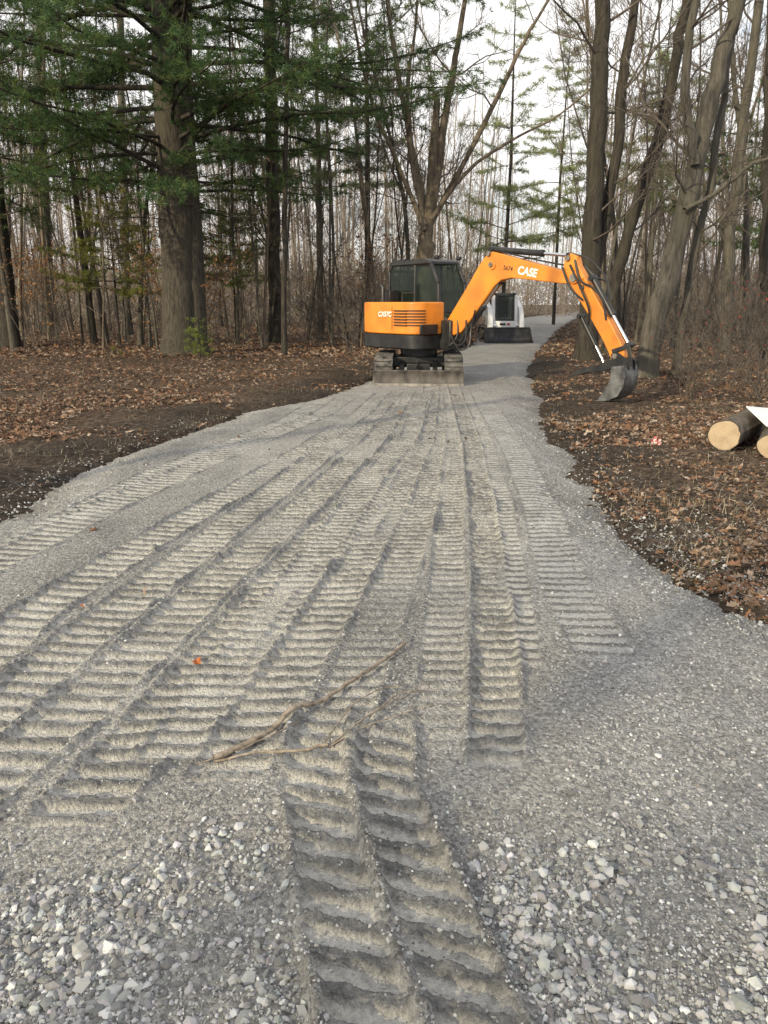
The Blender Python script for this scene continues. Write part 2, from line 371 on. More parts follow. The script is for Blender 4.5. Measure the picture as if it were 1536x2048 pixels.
Rm=np.stack([1-2*(y*y+z*z),2*(x*y-z*w),2*(x*z+y*w),2*(x*y+z*w),1-2*(x*x+z*z),2*(y*z-x*w),2*(x*z-y*w),2*(y*z+x*w),1-2*(x*x+y*y)],-1).reshape(N,3,3)
V=np.einsum('nij,nkj->nki',Rm,V)*R[:,None,None]; V[...,2]*=.85
V+=np.stack([X,Y,Z+R*.15],-1)[:,None,:]
Fc=(icf[None]+np.arange(N)[:,None,None]*12).reshape(-1,3)
g_=.14+.32*rng.random(N)**1.2; g_=np.where(rng.random(N)<.03,.60,g_); tint=1+.02*rng.normal(size=(N,3))+np.array([-.012,.0,.012])
colr=np.repeat((g_[:,None]*tint)[:,None],12,1).reshape(-1,3)
o=np_mesh('loose_gravel',V.reshape(-1,3),Fc,M['stone'],None,False,np.clip(colr,0,1))
tag(o,'loose angular grey stones scattered over the driveway','gravel',kind='stuff')
# ------------------------------------------------------------------ leaves
def leaves(N,ymin,ymax,pw,smin,smax,dens,spread=.62):
    Y=powy(N,ymin,ymax,pw); X=(rng.random(N)*2-1)*(Y*spread+1)
    e=inside(X,Y); p=np.where(e<.1,np.clip(dens(X,Y,e),0,1),.0007*(Y>3)); k=rng.random(N)<p
    X,Y,e=X[k],Y[k],e[k]; s=smin+(smax-smin)*rng.random(len(X)); return X,Y,s,e
def leafmesh(X,Y,Z,s,tilt=.38):
    N=len(X); a=rng.random(N)*6.283
    tm=np.array([(0,-.5,0),(0,.05,0),(0,.6,0),(-.32,-.12,1),(-.36,.27,1),(.32,-.12,1),(.36,.27,1),(-.14,.06,.4),(.14,.06,.4),(-.12,.38,.3),(.12,.38,.3)])
    fc=np.array([(0,1,3),(3,1,7),(7,1,4),(4,1,9),(9,1,2),(0,5,1),(5,8,1),(8,6,1),(6,10,1),(10,2,1)])
    V=np.repeat(tm[None],N,0)*(.8+.4*rng.random((N,1,3))); V[...,0]*=(.55+.5*rng.random((N,1))); curl=(rng.random((N,1))-.35)*.6
    z=V[...,2]*curl; V[...,2]=z; V+= .07*rng.normal(size=V.shape)
    rx=rng.normal(size=N)*tilt; ry=rng.normal(size=N)*tilt
    y2=V[...,1]*np.cos(rx)[:,None]-V[...,2]*np.sin(rx)[:,None]; z2=V[...,1]*np.sin(rx)[:,None]+V[...,2]*np.cos(rx)[:,None]
    x3=V[...,0]*np.cos(ry)[:,None]+z2*np.sin(ry)[:,None]; z3=-V[...,0]*np.sin(ry)[:,None]+z2*np.cos(ry)[:,None]
    x4=x3*np.cos(a)[:,None]-y2*np.sin(a)[:,None]; y4=x3*np.sin(a)[:,None]+y2*np.cos(a)[:,None]
    V=np.stack([x4,y4,z3],-1)*s[:,None,None]; V+=np.stack([X,Y,Z],-1)[:,None,:]
    return V.reshape(-1,3),(fc[None]+np.arange(N)[:,None,None]*11).reshape(-1,3)
LC=np.array([(.21,.14,.10),(.27,.175,.12),(.13,.085,.06),(.35,.26,.195),(.24,.135,.085),(.40,.315,.25),(.10,.07,.052),(.28,.15,.09)])
def leafcol(N): 
    c=LC[rng.integers(0,len(LC),N)]*(.6+.6*rng.random((N,1))); return np.repeat(c[:,None],11,1).reshape(-1,3)
dn=lambda X,Y,e: -.06+.65*ss(.3,3.2,-e)+1.3*fbm(X*.9,Y*.9,4,3)+.6*fbm(X*3,Y*3,2,2)+.10
A=[leaves(46000,3.5,14,1.2,.03,.085,dn),leaves(50000,9,32,1.2,.055,.12,dn),leaves(24000,25,70,1.3,.12,.24,lambda X,Y,e:.8+0*X)]
X=np.concatenate([a[0] for a in A]);Y=np.concatenate([a[1] for a in A]);S=np.concatenate([a[2] for a in A])
e=inside(X,Y); Z=np.where(e>-.1,np.maximum(ground_z(X,Y),drive(X,Y)[0]),ground_z(X,Y))+S*.08
V,Fc=leafmesh(X,Y,Z,S)
tag(np_mesh('leaf_litter',V,Fc,M['leaf'],None,False,leafcol(len(X))),'fallen brown oak leaves covering the forest floor','leaves',kind='stuff')
def blades(N,ymin,ymax,lmin,lmax,w,cols,dens,flat=0):
    u=rng.random(N); Y=ymin*(ymax/ymin)**u; X=(rng.random(N)*2-1)*(Y*.6+1); e=inside(X,Y); k=(e<.05)&(rng.random(N)<np.clip(dens(X,Y,e),0,1)); X,Y=X[k],Y[k];n=len(X)
    L=lmin+(lmax-lmin)*rng.random(n)**1.6; a=rng.random(n)*6.283; ln=(rng.random(n)*1.3+.2) if not flat else (1.35+.2*rng.random(n)); z=ground_z(X,Y)+(.02 if flat else 0)
    B=np.stack([X,Y,z],-1); D=np.stack([np.cos(a)*np.sin(ln),np.sin(a)*np.sin(ln),np.cos(ln)],-1); S_=np.stack([-np.sin(a),np.cos(a),0*a],-1)*w
    V=np.stack([B-S_,B+S_,B+D*L[:,None]],1).reshape(-1,3); c=cols[rng.integers(0,len(cols),n)]*(.7+.5*rng.random((n,1)))
    return V,np.arange(3*n).reshape(-1,3),np.repeat(c,3,0)
V,Fc,cc=blades(34000,4,20,.04,.16,.0028,np.array([(.42,.36,.27),(.30,.25,.18),(.15,.15,.07),(.20,.16,.12)]),lambda X,Y,e:.35+1.6*fbm(X*.8+3,Y*.8,6,2))
tag(np_mesh('dry_grass',V,Fc,M['leaf'],None,False,cc),'pale dry grass stems and straw along the driveway edges','grass',kind='stuff')
V,Fc,cc=blades(12000,4,28,.08,.45,.004,np.array([(.18,.145,.115),(.10,.08,.065),(.26,.22,.18)]),lambda X,Y,e:.5+.8*fbm(X*.6+9,Y*.6,1,2),1)
tag(np_mesh('twig_debris',V,Fc,M['leaf'],None,False,cc),'broken twigs and bark scraps littering the soil beside the driveway','twigs',kind='stuff')
# ------------------------------------------------------------------ trees
def nrm(v): return v/(np.linalg.norm(v)+1e-9)
def grow(r,p,d,L,rad,lev,mx,out,up=.1,wob=.22,nc=(5,4,3),ang=(.5,1.0),t0=.25,nseg=5,minr=.006):
    pts=[np.array(p,float)]; d=nrm(np.array(d,float)); ds=[d]
    for i in range(nseg):
        d=nrm(d+r.normal(size=3)*wob+np.array([0,0,up])); pts.append(pts[-1]+d*L/nseg); ds.append(d)
    rr=np.linspace(rad,max(rad*.3,minr),nseg+1); out.append((np.array(pts),rr,lev))
    if lev<mx:
        for c in range(nc[min(lev,len(nc)-1)]):
            t=r.uniform(t0,.97); k=t*nseg; a=int(k); f=k-a; q=pts[a]*(1-f)+pts[min(a+1,nseg)]*f; dd=ds[min(a+1,nseg)]
            u,v=frame(dd); ph=r.uniform(0,6.283); an=r.uniform(*ang); nd_=dd*math.cos(an)+(u*math.cos(ph)+v*math.sin(ph))*math.sin(an)
            grow(r,q,nd_,L*r.uniform(.35,.62)*(1.15-t*.6),max(np.interp(t,[0,1],[rad,rad*.3])*.6,minr),lev+1,mx,out,up,wob,nc,ang,.15,max(3,nseg-1),minr)
def emit(out,acc,n0=5):
    for p,rr,l in out: acc.tube(p,rr,max(3,n0-l))
def needles(Pt,Dt,rs,K,L,w,basec,var=.5,spread=.9):
    n=len(Pt); u=rs.normal(size=(n,K,3)); u/=np.linalg.norm(u,axis=2)[...,None]
    d=Dt[:,None,:]*.55+u*spread; d/=np.linalg.norm(d,axis=2)[...,None]; LL=L*(.6+.6*rs.random((n,K,1)))
    s=np.cross(d,rs.normal(size=(n,K,3))); s/=np.linalg.norm(s,axis=2)[...,None]+1e-6; s*=w
    b=np.repeat(Pt[:,None],K,1)+ (rs.random((n,K,3))-.5)*L*.5
    V=np.stack([b-s,b+s,b+d*LL],2).reshape(-1,3)
    m=(1-var/2+var*rs.random((n,1,1)))*(.7+.6*rs.random((n,K,1))); c=basec*m; c=c+np.array([.04,.028,0])*(rs.random((n,1,1))<.28)
    return V,np.arange(len(V)).reshape(-1,3),np.clip(np.repeat(c.reshape(-1,3),3,0),0,1)
def pine_parts(r,axis,z0,z1,Lfun,dz,nb,tw=.3,ts=.16,droop=-.02,bmin=.03):
    acc=Acc(); Pt=[];Dt=[]; z=z0
    while z<z1:
        a0=r.uniform(0,6.28)
        for k in range(nb):
            if r.random()<.12: continue
            a=a0+k*6.283/nb+r.uniform(-.35,.35); L=Lfun(z)*r.uniform(.6,1.1); 
            if L<.3: continue
            d=nrm(np.array([math.cos(a),math.sin(a),r.uniform(-.05,.3)])); p=np.array(axis(z+r.uniform(-.15,.15)),float); pts=[p]; ds=[d]; ns=8
            for i in range(ns):
                d=nrm(d+r.normal(size=3)*.07+np.array([0,0,droop if i<5 else .07])); pts.append(pts[-1]+d*L/ns); ds.append(d)
            acc.tube(pts,np.linspace(bmin*.4+L*.007,.007,ns+1),5); t=.24
            while t<1:
                f=t*ns; i=min(int(f),ns-1); q=pts[i]+(pts[i+1]-pts[i])*(f-i)
                for sd in (-1,1):
                    if r.random()<.15: continue
                    dd=ds[i]; sv=nrm(np.cross(dd,[0,0,1.]))*sd; td=nrm(dd*.75+sv*r.uniform(.5,1.0)+np.array([0,0,r.uniform(-.4,.2)]))
                    tl=min(L*.26,1.6)*(1.15-t*.75)*r.uniform(.6,1.2); acc.tube([q,q+td*tl*.5,q+td*tl+np.array([0,0,-.03*tl])],[.008,.006,.004],3)
                    s_=.2
                    while s_<=1: 
                        jit=r.normal(size=3)*.07*tl; Pt.append(q+td*tl*s_+jit); Dt.append(nrm(td+r.normal(size=3)*.35)); s_+=ts/max(tl,.2)
                t+=tw/L
            Pt.append(pts[-1]); Dt.append(d)
        z+=dz*r.uniform(.7,1.3)
    return acc,np.array(Pt),np.array(Dt)
def pxr(w,Y): return w/2*(Y*cp)/F
def smoothpts(pts,k=4):
    pts=np.array(pts,float); n=len(pts); t=np.linspace(0,n-1,(n-1)*k+1); out=[]
    for s in t:
        i=min(int(s),n-2); f=s-i; p0=pts[max(i-1,0)];p1=pts[i];p2=pts[i+1];p3=pts[min(i+2,n-1)]
        out.append(.5*((2*p1)+(-p0+p2)*f+(2*p0-5*p1+4*p2-p3)*f*f+(-p0+3*p1-3*p2+p3)*f**3))
    return np.array(out)
def stem(pix,Y,widths,extend=4.0,root=True):
    pts=[W(px,py,Y) for px,py in pix]; rr=[pxr(w,Y) for w in widths]
    if root: pts[0][2]=0
    d=nrm(pts[-1]-pts[-2]); d=nrm(d+np.array([0,0,.4])); pts.append(pts[-1]+d*extend); rr.append(rr[-1]*.55)
    P_=smoothpts(pts); R_=np.interp(np.linspace(0,len(pts)-1,len(P_)),np.arange(len(pts)),rr)
    if root:
        a,b=P_[0],P_[1]; h=max(b[2]-a[2],.2); fr=[f for f in (-.18/h,.12/h,.3/h,.6/h) if f<.95]
        P_=np.concatenate([[a+(b-a)*f for f in fr],P_[1:]]); R_=np.concatenate([[R_[0]]*len(fr),R_[1:]])
        R_=R_*(1+.45*np.exp(-np.maximum(P_[:,2]+.1,0)/.22))
    return P_,R_
def big_tree(name,label,stems,Y,barkm,twigm,seed,nbr=14,blen=3.0,z0=3,group=None,up=.12,nc=(6,4),cat='tree'):
    r=np.random.default_rng(seed); base=stems[0]
    P0,R0=stem(base[0],Y,base[1]); org=np.array([P0[0][0],Y,0.]); root=empty(name,tuple(org),label=label,cat=cat,group=group)
    tr=Acc(); ss_=[(P0,R0)]; 
    for s in stems[1:]: ss_.append(stem(s[0],Y+s[2] if len(s)>2 else Y,s[1],root=False))
    for i,(p,q) in enumerate(ss_):
        p=p-org; q=q*(1+.05*r.normal(size=len(q))); p=p+r.normal(size=p.shape)*np.array([.025,.025,0])*(p[:,2:3]>1); ss_[i]=(p,q); tr.tube(p,q,14 if i==0 else 10)
    tr.build('trunk',M[barkm],root)
    out=[]
    for si,(p,q) in enumerate(ss_):
        nb=nbr if si==0 else max(7,nbr//2)
        for k in range(nb):
            zz=r.uniform(z0 if si==0 else p[0][2]+.3,p[-1][2]*.98); i=int(np.argmin(np.abs(p[:,2]-zz))); a=r.uniform(0,6.283)
            dd=nrm(np.array([math.cos(a),math.sin(a),r.uniform(.0,1.1)])); L=blen*r.uniform(.45,1.2)
            grow(r,p[i],dd,L,max(min(q[i]*.35,.010*L+.008),.010),1,3,out,up,.2,nc=(0,)+nc,ang=(.4,.95),minr=.005)
    ac=Acc(); emit(out,ac,6); ac.build('crown',M[twigm],root)
    return root
def gy_(px,py): return G(px,py)[1]
Yp=gy_(366,706)
rp=np.random.default_rng(3)
Pa,Ra=stem([(362,706),(360,600),(355,450),(346,300),(338,150),(330,0)],Yp,[74,70,67,64,60,54],6)
Pb,Rb=stem([(390,706),(388,600),(382,450),(372,300),(366,150),(368,0)],Yp+.1,[50,46,42,38,33,29],6)
org=np.array([Pa[0][0],Yp,0.])
bp=empty('pine_tree',tuple(org),label='huge twin trunked pine with dark green boughs reaching over the left side',cat='tree')
tr=Acc(); tr.tube(Pa-org,Ra*(1+.03*rp.normal(size=len(Ra))),18); tr.tube(Pb-org,Rb*(1+.03*rp.normal(size=len(Rb))),14); tr.build('trunk',M['bark_pine'],bp)
zz=(Pa-org)[:,2]; ax=lambda z:(np.interp(z,zz,(Pa-org)[:,0]),np.interp(z,zz,(Pa-org)[:,1]),z)
acc,Pt,Dt=pine_parts(rp,ax,5.3,15.5,lambda z:np.interp(z,[4,6,9,13,17],[5.5,8.0,11.5,10.0,3]),.48,6,.34,.17,-.035,.05)
for k in range(26):
    z=rp.uniform(3.0,6.5); a=rp.uniform(0,6.28); o_=[]; grow(rp,ax(z),(math.cos(a),math.sin(a),.1),rp.uniform(1.5,4),.022,1,2,o_,-.02,.12,nc=(0,6)); emit(o_,acc,5)
acc.build('branches',M['bark_dark'],bp)
V,Fc,cc=needles(Pt,Dt,rp,15,.19,.0108,np.array([.072,.130,.050]))
np_mesh('needles',V,Fc,M['needle'],bp,False,cc)
def pine_small(name,label,px,py,H,Lm,colr,seed,lo=.25,cat='tree',group=None,K=14,nl=.13,Y=None,trunkw=.05,nb=5,dz=.35,nw=.007,X=None):
    r=np.random.default_rng(seed)
    if X is not None: X0,Y0=X,Y
    elif Y is None: X0,Y0=G(px,py)
    else: X0=W(px,600,Y)[0]; Y0=Y
    root=empty(name,(X0,Y0,float(ground_z(np.array([X0]),np.array([Y0]))[0])-.02),label=label,cat=cat,group=group)
    t=Acc(); t.tube([(0,0,-.1),(.02*H*r.normal()*.3,0,H*.5),(0,0,H)],[trunkw,trunkw*.7,.012],8); t.build('trunk',M['bark_dark'],root)
    a,Pt,Dt=pine_parts(r,lambda z:(0,0,z),H*lo,H*.99,lambda z:Lm*max(.12,(1-(z/H-lo)/(1.02-lo)))**.7,dz,nb,.28,.16,.0,.02)
    a.build('branches',M['twig'],root); V,Fc,cc=needles(Pt,Dt,r,K,nl,nw,np.array(colr)); np_mesh('needles',V,Fc,M['needle'],root,False,cc); return root
pine_small('young_pine','small yellow green pine sprout at the foot of the huge twin pine',400,714,2.0,.55,(.18,.23,.06),21,.1,K=9,nl=.14,dz=.18)
pine_small('young_pine','tiny yellow green seedling on the leaves left of the twin pine',240,712,.75,.35,(.20,.23,.06),22,.1,nl=.10,dz=.12,trunkw=.012)
pine_small('young_pine','bushy yellow green young pine behind the twin pine on its left',232,0,6.6,3.0,(.20,.22,.06),23,.35,Y=31,K=13,nl=.18,nw=.012)
pine_small('young_pine','bushy olive green young pine right of the twin pine trunk',468,0,7,3.0,(.15,.18,.06),24,.35,Y=34,K=12,nl=.18,nw=.012)
pine_small('pine_tree','dark green pine at the far left edge of the wood',20,0,15,5,(.085,.13,.05),25,.32,Y=30,K=12,nl=.2,trunkw=.16,dz=.7,nw=.012)
pine_small('pine_tree','dark green pine between the left edge and the twin pine',180,0,16,5,(.08,.13,.05),26,.50,Y=33,K=11,nl=.2,trunkw=.16,dz=.8,nw=.012)
pine_small('pine_tree','tall straight pale green pine standing beyond the white loader',1005,0,21,4.2,(.24,.28,.12),27,.28,Y=50,K=9,nl=.28,trunkw=.14,dz=1.1,nw=.016,nb=4)
pine_small('pine_tree','pale green pine filling the gap left of the dark forked trunk',1110,0,22,5,(.26,.30,.14),28,.33,Y=60,K=9,nl=.32,trunkw=.14,dz=1.1,nw=.018,nb=4)
pine_small('pine_tree','green pine in the background right of the dark forked trunk',1290,0,20,5.5,(.18,.22,.09),29,.36,Y=50,K=10,nl=.3,trunkw=.14,dz=1.1,nw=.017)
pine_small('pine_tree','green pine at the far right edge behind the red berried shrub',1535,0,12,4,(.10,.15,.06),30,.3,Y=30,K=12,nl=.2,trunkw=.14,dz=.55,nw=.012)
pine_small('pine_tree','distant dark pine between the twin pine and the excavator',640,0,20,5.5,(.12,.165,.065),32,.40,Y=45,K=11,nl=.3,trunkw=.2,dz=1.0,nw=.017)
pine_small('pine_tree','green pine rising left of the many stemmed tree',735,0,19,5.0,(.12,.17,.065),33,.55,Y=40,K=11,nl=.26,trunkw=.17,dz=.95,nw=.015)
big_tree('bare_tree','thick dark trunk leaning out of the frame at the left edge',[([(20,692),(12,600),(2,480),(-18,300),(-40,0)],[42,36,34,32,30])],gy_(20,692),'bark_dark','twig',41,8,2.5,4)
big_tree('bare_tree','straight dark trunk standing near the left edge behind the leaning one',[([(98,660),(92,500),(82,300),(76,0)],[26,24,22,20])],gy_(98,664),'bark_dark','twig',42,14,3,2.5)
big_tree('bare_tree','pale birch with thin white trunk near the left edge',[([(30,655),(42,540),(48,430),(66,200),(70,0)],[10,9,8,7,6])],gy_(30,668),'bark_birch','twig',43,10,2,3)
big_tree('bare_tree','straight dark trunk midway between twin pine and excavator',[([(549,682),(548,500),(543,250),(538,0)],[28,25,23,22])],gy_(549,684),'bark_dark','twig',44,16,3,3)
big_tree('bare_tree','slender straight trunk just right of the midway dark trunk',[([(568,707),(570,500),(572,250),(574,0)],[12,10,9,8])],gy_(568,707),'bark_dark','twig',45,10,2,2.5)
big_tree('bare_tree','slender grey trunk left of the twin pine',[([(252,664),(250,500),(245,250),(240,0)],[17,15,13,12])],gy_(252,668),'bark_grey','twig',46,12,3,3)
big_tree('bare_tree','warm grey many stemmed tree spreading behind the excavator cab',[
  ([(852,700),(850,560),(850,500),(856,440)],[40,36,34,23]),
  ([(852,480),(838,370),(805,200),(775,0)],[17,14,10,8]),
  ([(856,460),(878,320),(905,150),(930,0)],[21,16,12,9]),
  ([(860,450),(915,350),(985,215),(1050,80),(1095,0)],[14,11,9,7,5],.3),
  ([(862,440),(930,345),(1040,270),(1140,215)],[10,8,5,3.5],-.4),
  ([(850,450),(825,330),(815,180),(830,60)],[12,10,8,5],-.2),
  ([(850,460),(800,340),(745,200),(710,60)],[11,8,6,4],-.3)],29,'bark_warm','twig_warm',47,3,3.4,4.5)
big_tree('bare_tree','dark forked trunk rising behind the excavator arm',[
  ([(1172,718),(1178,600),(1184,480),(1194,300),(1200,150),(1205,0)],[44,38,36,33,30,27]),
  ([(1184,560),(1212,440),(1234,300),(1246,150),(1270,0)],[24,22,20,18,15],.25)],gy_(1172,718),'bark_dark','twig',48,12,3,3.5)
big_tree('bare_tree','dark trunk curving right beside the forked trunk',[([(1218,705),(1228,580),(1268,430),(1325,250),(1352,120),(1372,0)],[28,25,23,21,19,17])],gy_(1218,705),'bark_dark','twig',49,10,3,3.5)
big_tree('bare_tree','thick grey trunk leaning right beside the excavator bucket',[
  ([(1290,748),(1312,640),(1345,520),(1385,360),(1412,230),(1450,90),(1475,0)],[46,43,40,37,34,29,25]),
  ([(1392,330),(1378,250),(1372,160),(1392,0)],[20,18,16,14],-.2),
  ([(1370,420),(1440,380),(1500,330),(1560,290)],[10,9,7,6],-.3)],gy_(1290,748),'bark_grey','twig',50,12,2.6,3)
big_tree('bare_tree','slim grey trunk leaning right behind the shrubs',[([(1352,745),(1372,600),(1408,420),(1440,250),(1468,0)],[18,16,15,13,11])],gy_(1352,745),'bark_grey','twig',51,10,2,3)
big_tree('bare_tree','mottled grey trunk near the right edge above the shrubs',[([(1448,710),(1456,540),(1470,380),(1495,180),(1520,0)],[25,22,20,18,16])],gy_(1448,710),'bark_grey','twig',52,12,2.6,3)
big_tree('bare_tree','rough dark trunk cut by the right frame edge',[([(1530,716),(1528,540),(1534,300),(1545,0)],[20,18,16,14])],gy_(1530,716),'bark_dark','twig',53,10,2.6,3)
def bare_proto(seed,H,r0,lean,z0,nbr,bl,barkm,twigm):
    r=np.random.default_rng(seed); pts=[np.array([0,0,-.15])]; d=nrm(np.array([lean,0,1.])); n=9
    for i in range(n): d=nrm(d+r.normal(size=3)*.045+np.array([0,0,.03])); pts.append(pts[-1]+d*H/n)
    rr=np.linspace(r0,r0*.25,n+1); rr[0]*=1.3; P_=smoothpts(pts,2); R_=np.interp(np.linspace(0,n,len(P_)),np.arange(n+1),rr)
    t=Acc(); t.tube(P_,R_,8); out=[]
    if r.random()<.4:
        k=int(len(P_)*.35); o2=[]; grow(r,P_[k],(r.normal()*.3,r.normal()*.3,1),H*.5,R_[k]*.7,1,1,o2,.1,.06,nseg=6); out+=o2
    for k in range(nbr):
        z=r.uniform(z0,.97); i=int(z*(len(P_)-1)); a=r.uniform(0,6.28); L=bl*r.uniform(.35,1.1)*(1.15-z*.6)
        grow(r,P_[i],(math.cos(a),math.sin(a),r.uniform(.1,1.2)),L,max(R_[i]*.3,.012),1,3,out,.12,.2,nc=(0,7,4),ang=(.4,.9),minr=.0065)
    c=Acc(); emit(out,c,5)
    root=empty('bare_tree',(0,-200,0)); t.build('trunk',M[barkm],root); c.build('crown',M[twigm],root); return root
def dup(root,loc,rz,sc,label,cat,group):
    r=root.copy(); C.objects.link(r); r.location=loc; r.rotation_euler=(0,0,rz); r.scale=(sc,)*3 if not hasattr(sc,'__len__') else sc; tag(r,label,cat,group)
    for ch in list(root.children):
        c=ch.copy(); C.objects.link(c); c.parent=r
    return r
protos=[bare_proto(60+i,[15,17,14,18,13,16,15,12][i],[.07,.095,.05,.105,.042,.075,.055,.036][i],[.02,.05,-.06,0,.12,-.02,.1,-.12][i],[.2,.35,.15,.4,.12,.3,.2,.1][i],[17,15,18,13,14,16,16,12][i],[3.4,3.8,3,4.2,2.4,3.8,3.2,2][i],
   ['bark_grey','bark_dark','bark_warm','bark_grey','bark_warm','bark_warm','bark_grey','bark_dark'][i],['twig','twig','twig_warm','twig','twig_warm','twig_warm','twig_warm','twig'][i]) for i in range(8)]
rt=random.Random(9); placed=[]; cnt=[0,0]
tries=0
while (cnt[0]<118 or cnt[1]<84) and tries<6000:
    tries+=1
    Y=24+38*rt.random()**.9; X=rt.uniform(-.60*Y-2,.60*Y+2); e=float(inside(np.array([X]),np.array([Y]))[0])
    if e>-1.6: continue
    side=0 if X<float(Lf(Y)) else 1
    if cnt[side]>=(118,84)[side]: continue
    if side==0 and Y<28: continue
    if side==1 and Y<26 : continue
    if any((X-a)**2+(Y-b)**2<1.1 for a,b in placed): continue
    placed.append((X,Y)); cnt[side]+=1; k=rt.randrange(8); pr=protos[k]
    lab=['slender leafless tree among the crowded trunks left of the driveway','slender leafless tree among the crowded trunks right of the driveway'][side]
    gr=['slender bare trees in the wood left of the driveway','slender bare trees in the wood right of the driveway'][side]
    z=float(ground_z(np.array([X]),np.array([Y]))[0]); s=rt.uniform(.8,1.25)
    dup(pr,(X,Y,z),rt.uniform(0,6.28),(s*rt.uniform(.75,1.15),)*2+(s,),lab,'tree',gr)
# unseen trees added behind the viewpoint to break up the low sun
for q,(dx,dist,kk,s) in enumerate([(-9,16,3,1.2),(-5.6,22,1,1.2),(-1.2,26,3,1.3),(1.8,15,1,1.2),(4.6,20,3,1.2),(7.5,14,0,1.1)]):
    a=RAD(215); bx_=math.sin(a)*dist+math.cos(a)*-dx; by_=math.cos(a)*dist-math.sin(a)*-dx
    dup(protos[kk],(bx_,by_,-.1),q*1.1,(s*1.3,s*1.3,s),'unseen leafless tree added behind the viewpoint to break up the sun','tree','unseen bare trees added behind the viewpoint')
def rm(root):
    for c in list(root.children): bpy.data.objects.remove(c)
    bpy.data.objects.remove(root)
for p in protos: rm(p)
def shrub_proto(seed,n,H,spread,mat,berries=0,leafs=0):
    r=np.random.default_rng(seed); out=[]
    for k in range(n):
        a=r.uniform(0,6.28); grow(r,(.12*r.normal(),.12*r.normal(),-.05),(math.cos(a)*spread*r.random(),math.sin(a)*spread*r.random(),1),H*r.uniform(.6,1.05),.011,0,2,out,.03,.16,nc=(7,4),ang=(.35,.9),minr=.0035)
    a=Acc(); emit(out,a,5); root=empty('shrub',(0,-200,0)); a.build('stems',M[mat],root)
    tips=np.array([p[-1] for p,_,l in out if l>0])
    if berries:
        sel=tips[r.permutation(len(tips))[:berries]]; m=MB()
        for p in sel: m.sphere(p,.016,3)
        m.build('berries',M['berry'],root)
    if leafs:
        sel=np.concatenate([p[1:] for p,_,l in out if l>0]); sel=sel[r.permutation(len(sel))[:leafs]]
        V,Fc=leafmesh(sel[:,0],sel[:,1],sel[:,2],.05+.05*r.random(len(sel)),1.2); N=len(sel)
        np_mesh('leaves',V,Fc,M['leaf'],root,False,np.repeat((np.array([(.30,.16,.075)])*(.6+.8*r.random((N,1))))[:,None],11,1).reshape(-1,3))
    return root
sA=shrub_proto(1,11,2.1,.9,'twig'); sB=shrub_proto(2,8,2.6,.6,'twig'); sBer=shrub_proto(3,12,2.6,.9,'twig',80); sL=shrub_proto(4,5,3.2,.5,'twig',0,500)
def place(pr,px,py,rz,sc,label,cat,group=None,Y=None):
    X,Yy=G(px,py) if Y is None else (W(px,600,Y)[0],Y)
    return dup(pr,(X,Yy,float(ground_z(np.array([X]),np.array([Yy]))[0])),rz,sc,label,cat,group)
place(sBer,1490,775,.4,1.0,'leafless shrub with red berries at the right edge','shrub')
for q,(px,py,pr,sc) in enumerate([(1385,790,sA,.7),(1430,765,sA,1),(1375,745,sB,1),(1520,790,sA,.9),(1440,735,sB,1.1),(1530,750,sB,1)]):
    place(pr,px,py,q*1.3,sc,'twiggy leafless shrub in the thicket above the logs','shrub','leafless shrubs of the thicket at right')
rt=random.Random(4)
for q in range(42):
    Y=rt.uniform(27,46); X=rt.uniform(-.56*Y,Lf(Y)-2)
    pr=rt.choice([sB,sB,sL,sA]); lab='sapling still holding rusty brown leaves in the left wood' if pr is sL else 'bushy leafless sapling on the forest floor of the left wood'
    dup(pr,(X,Y,0),rt.uniform(0,6.28),rt.uniform(.8,1.5),lab,'sapling','brown leaved saplings in the left wood' if pr is sL else 'leafless saplings in the left wood').name='sapling'
for q in range(26):
    Y=rt.uniform(24,46); X=rt.uniform(Rf(Y)+2.5,.56*Y)
    pr=rt.choice([sB,sA,sA]); dup(pr,(X,Y,0),rt.uniform(0,6.28),rt.uniform(.8,1.4),'bushy leafless sapling on the forest floor of the right wood','sapling','leafless saplings in the right wood').name='sapling'
for p in (sA,sB,sBer,sL): rm(p)
r=np.random.default_rng(77); fw=Acc()
for k in range(560):
    Y=r.uniform(58,150); X=r.uniform(-.62*Y,.62*Y)
    if inside(np.array([X]),np.array([Y]))[0]>-1.5 and Y<95: continue
    Hh=r.uniform(13,22); ln=r.normal()*.8; rr=r.uniform(.04,.13); fw.tube([(X,Y,-.3),(X+ln*.4,Y,Hh*.5),(X+ln,Y,Hh)],[rr,rr*.75,.03],5)
def twigs(N,zlo,zhi,wd):
    Y=r.uniform(56,135,N); X=r.uniform(-.62,.62,N)*Y; k=(inside(X,Y)<-2)|(Y>92); X,Y=X[k],Y[k]; N=len(X); Z=r.uniform(zlo,zhi,N); d=r.normal(size=(N,3)); d[:,2]=np.abs(d[:,2])*1.3+.3; d/=np.linalg.norm(d,axis=1)[:,None]; L=r.uniform(.8,3.2,(N,1))
    B=np.stack([X,Y,Z],-1); s=np.cross(d,np.array([0,1,0.])); s/=np.linalg.norm(s,axis=1)[:,None]; s*=wd
    E=B+d*L; V=np.stack([B-s,B+s,E+s*.3,E-s*.3],1).reshape(-1,3); fw.add(V,np.arange(4*N).reshape(-1,4))
twigs(44000,2,15,.014); twigs(30000,-.2,4.2,.030)
o=fw.build('far_wood',M['twig_hazed'],None,False); tag(o,'dense haze of distant trunks and twigs closing the wood at the back','wood',kind='stuff')
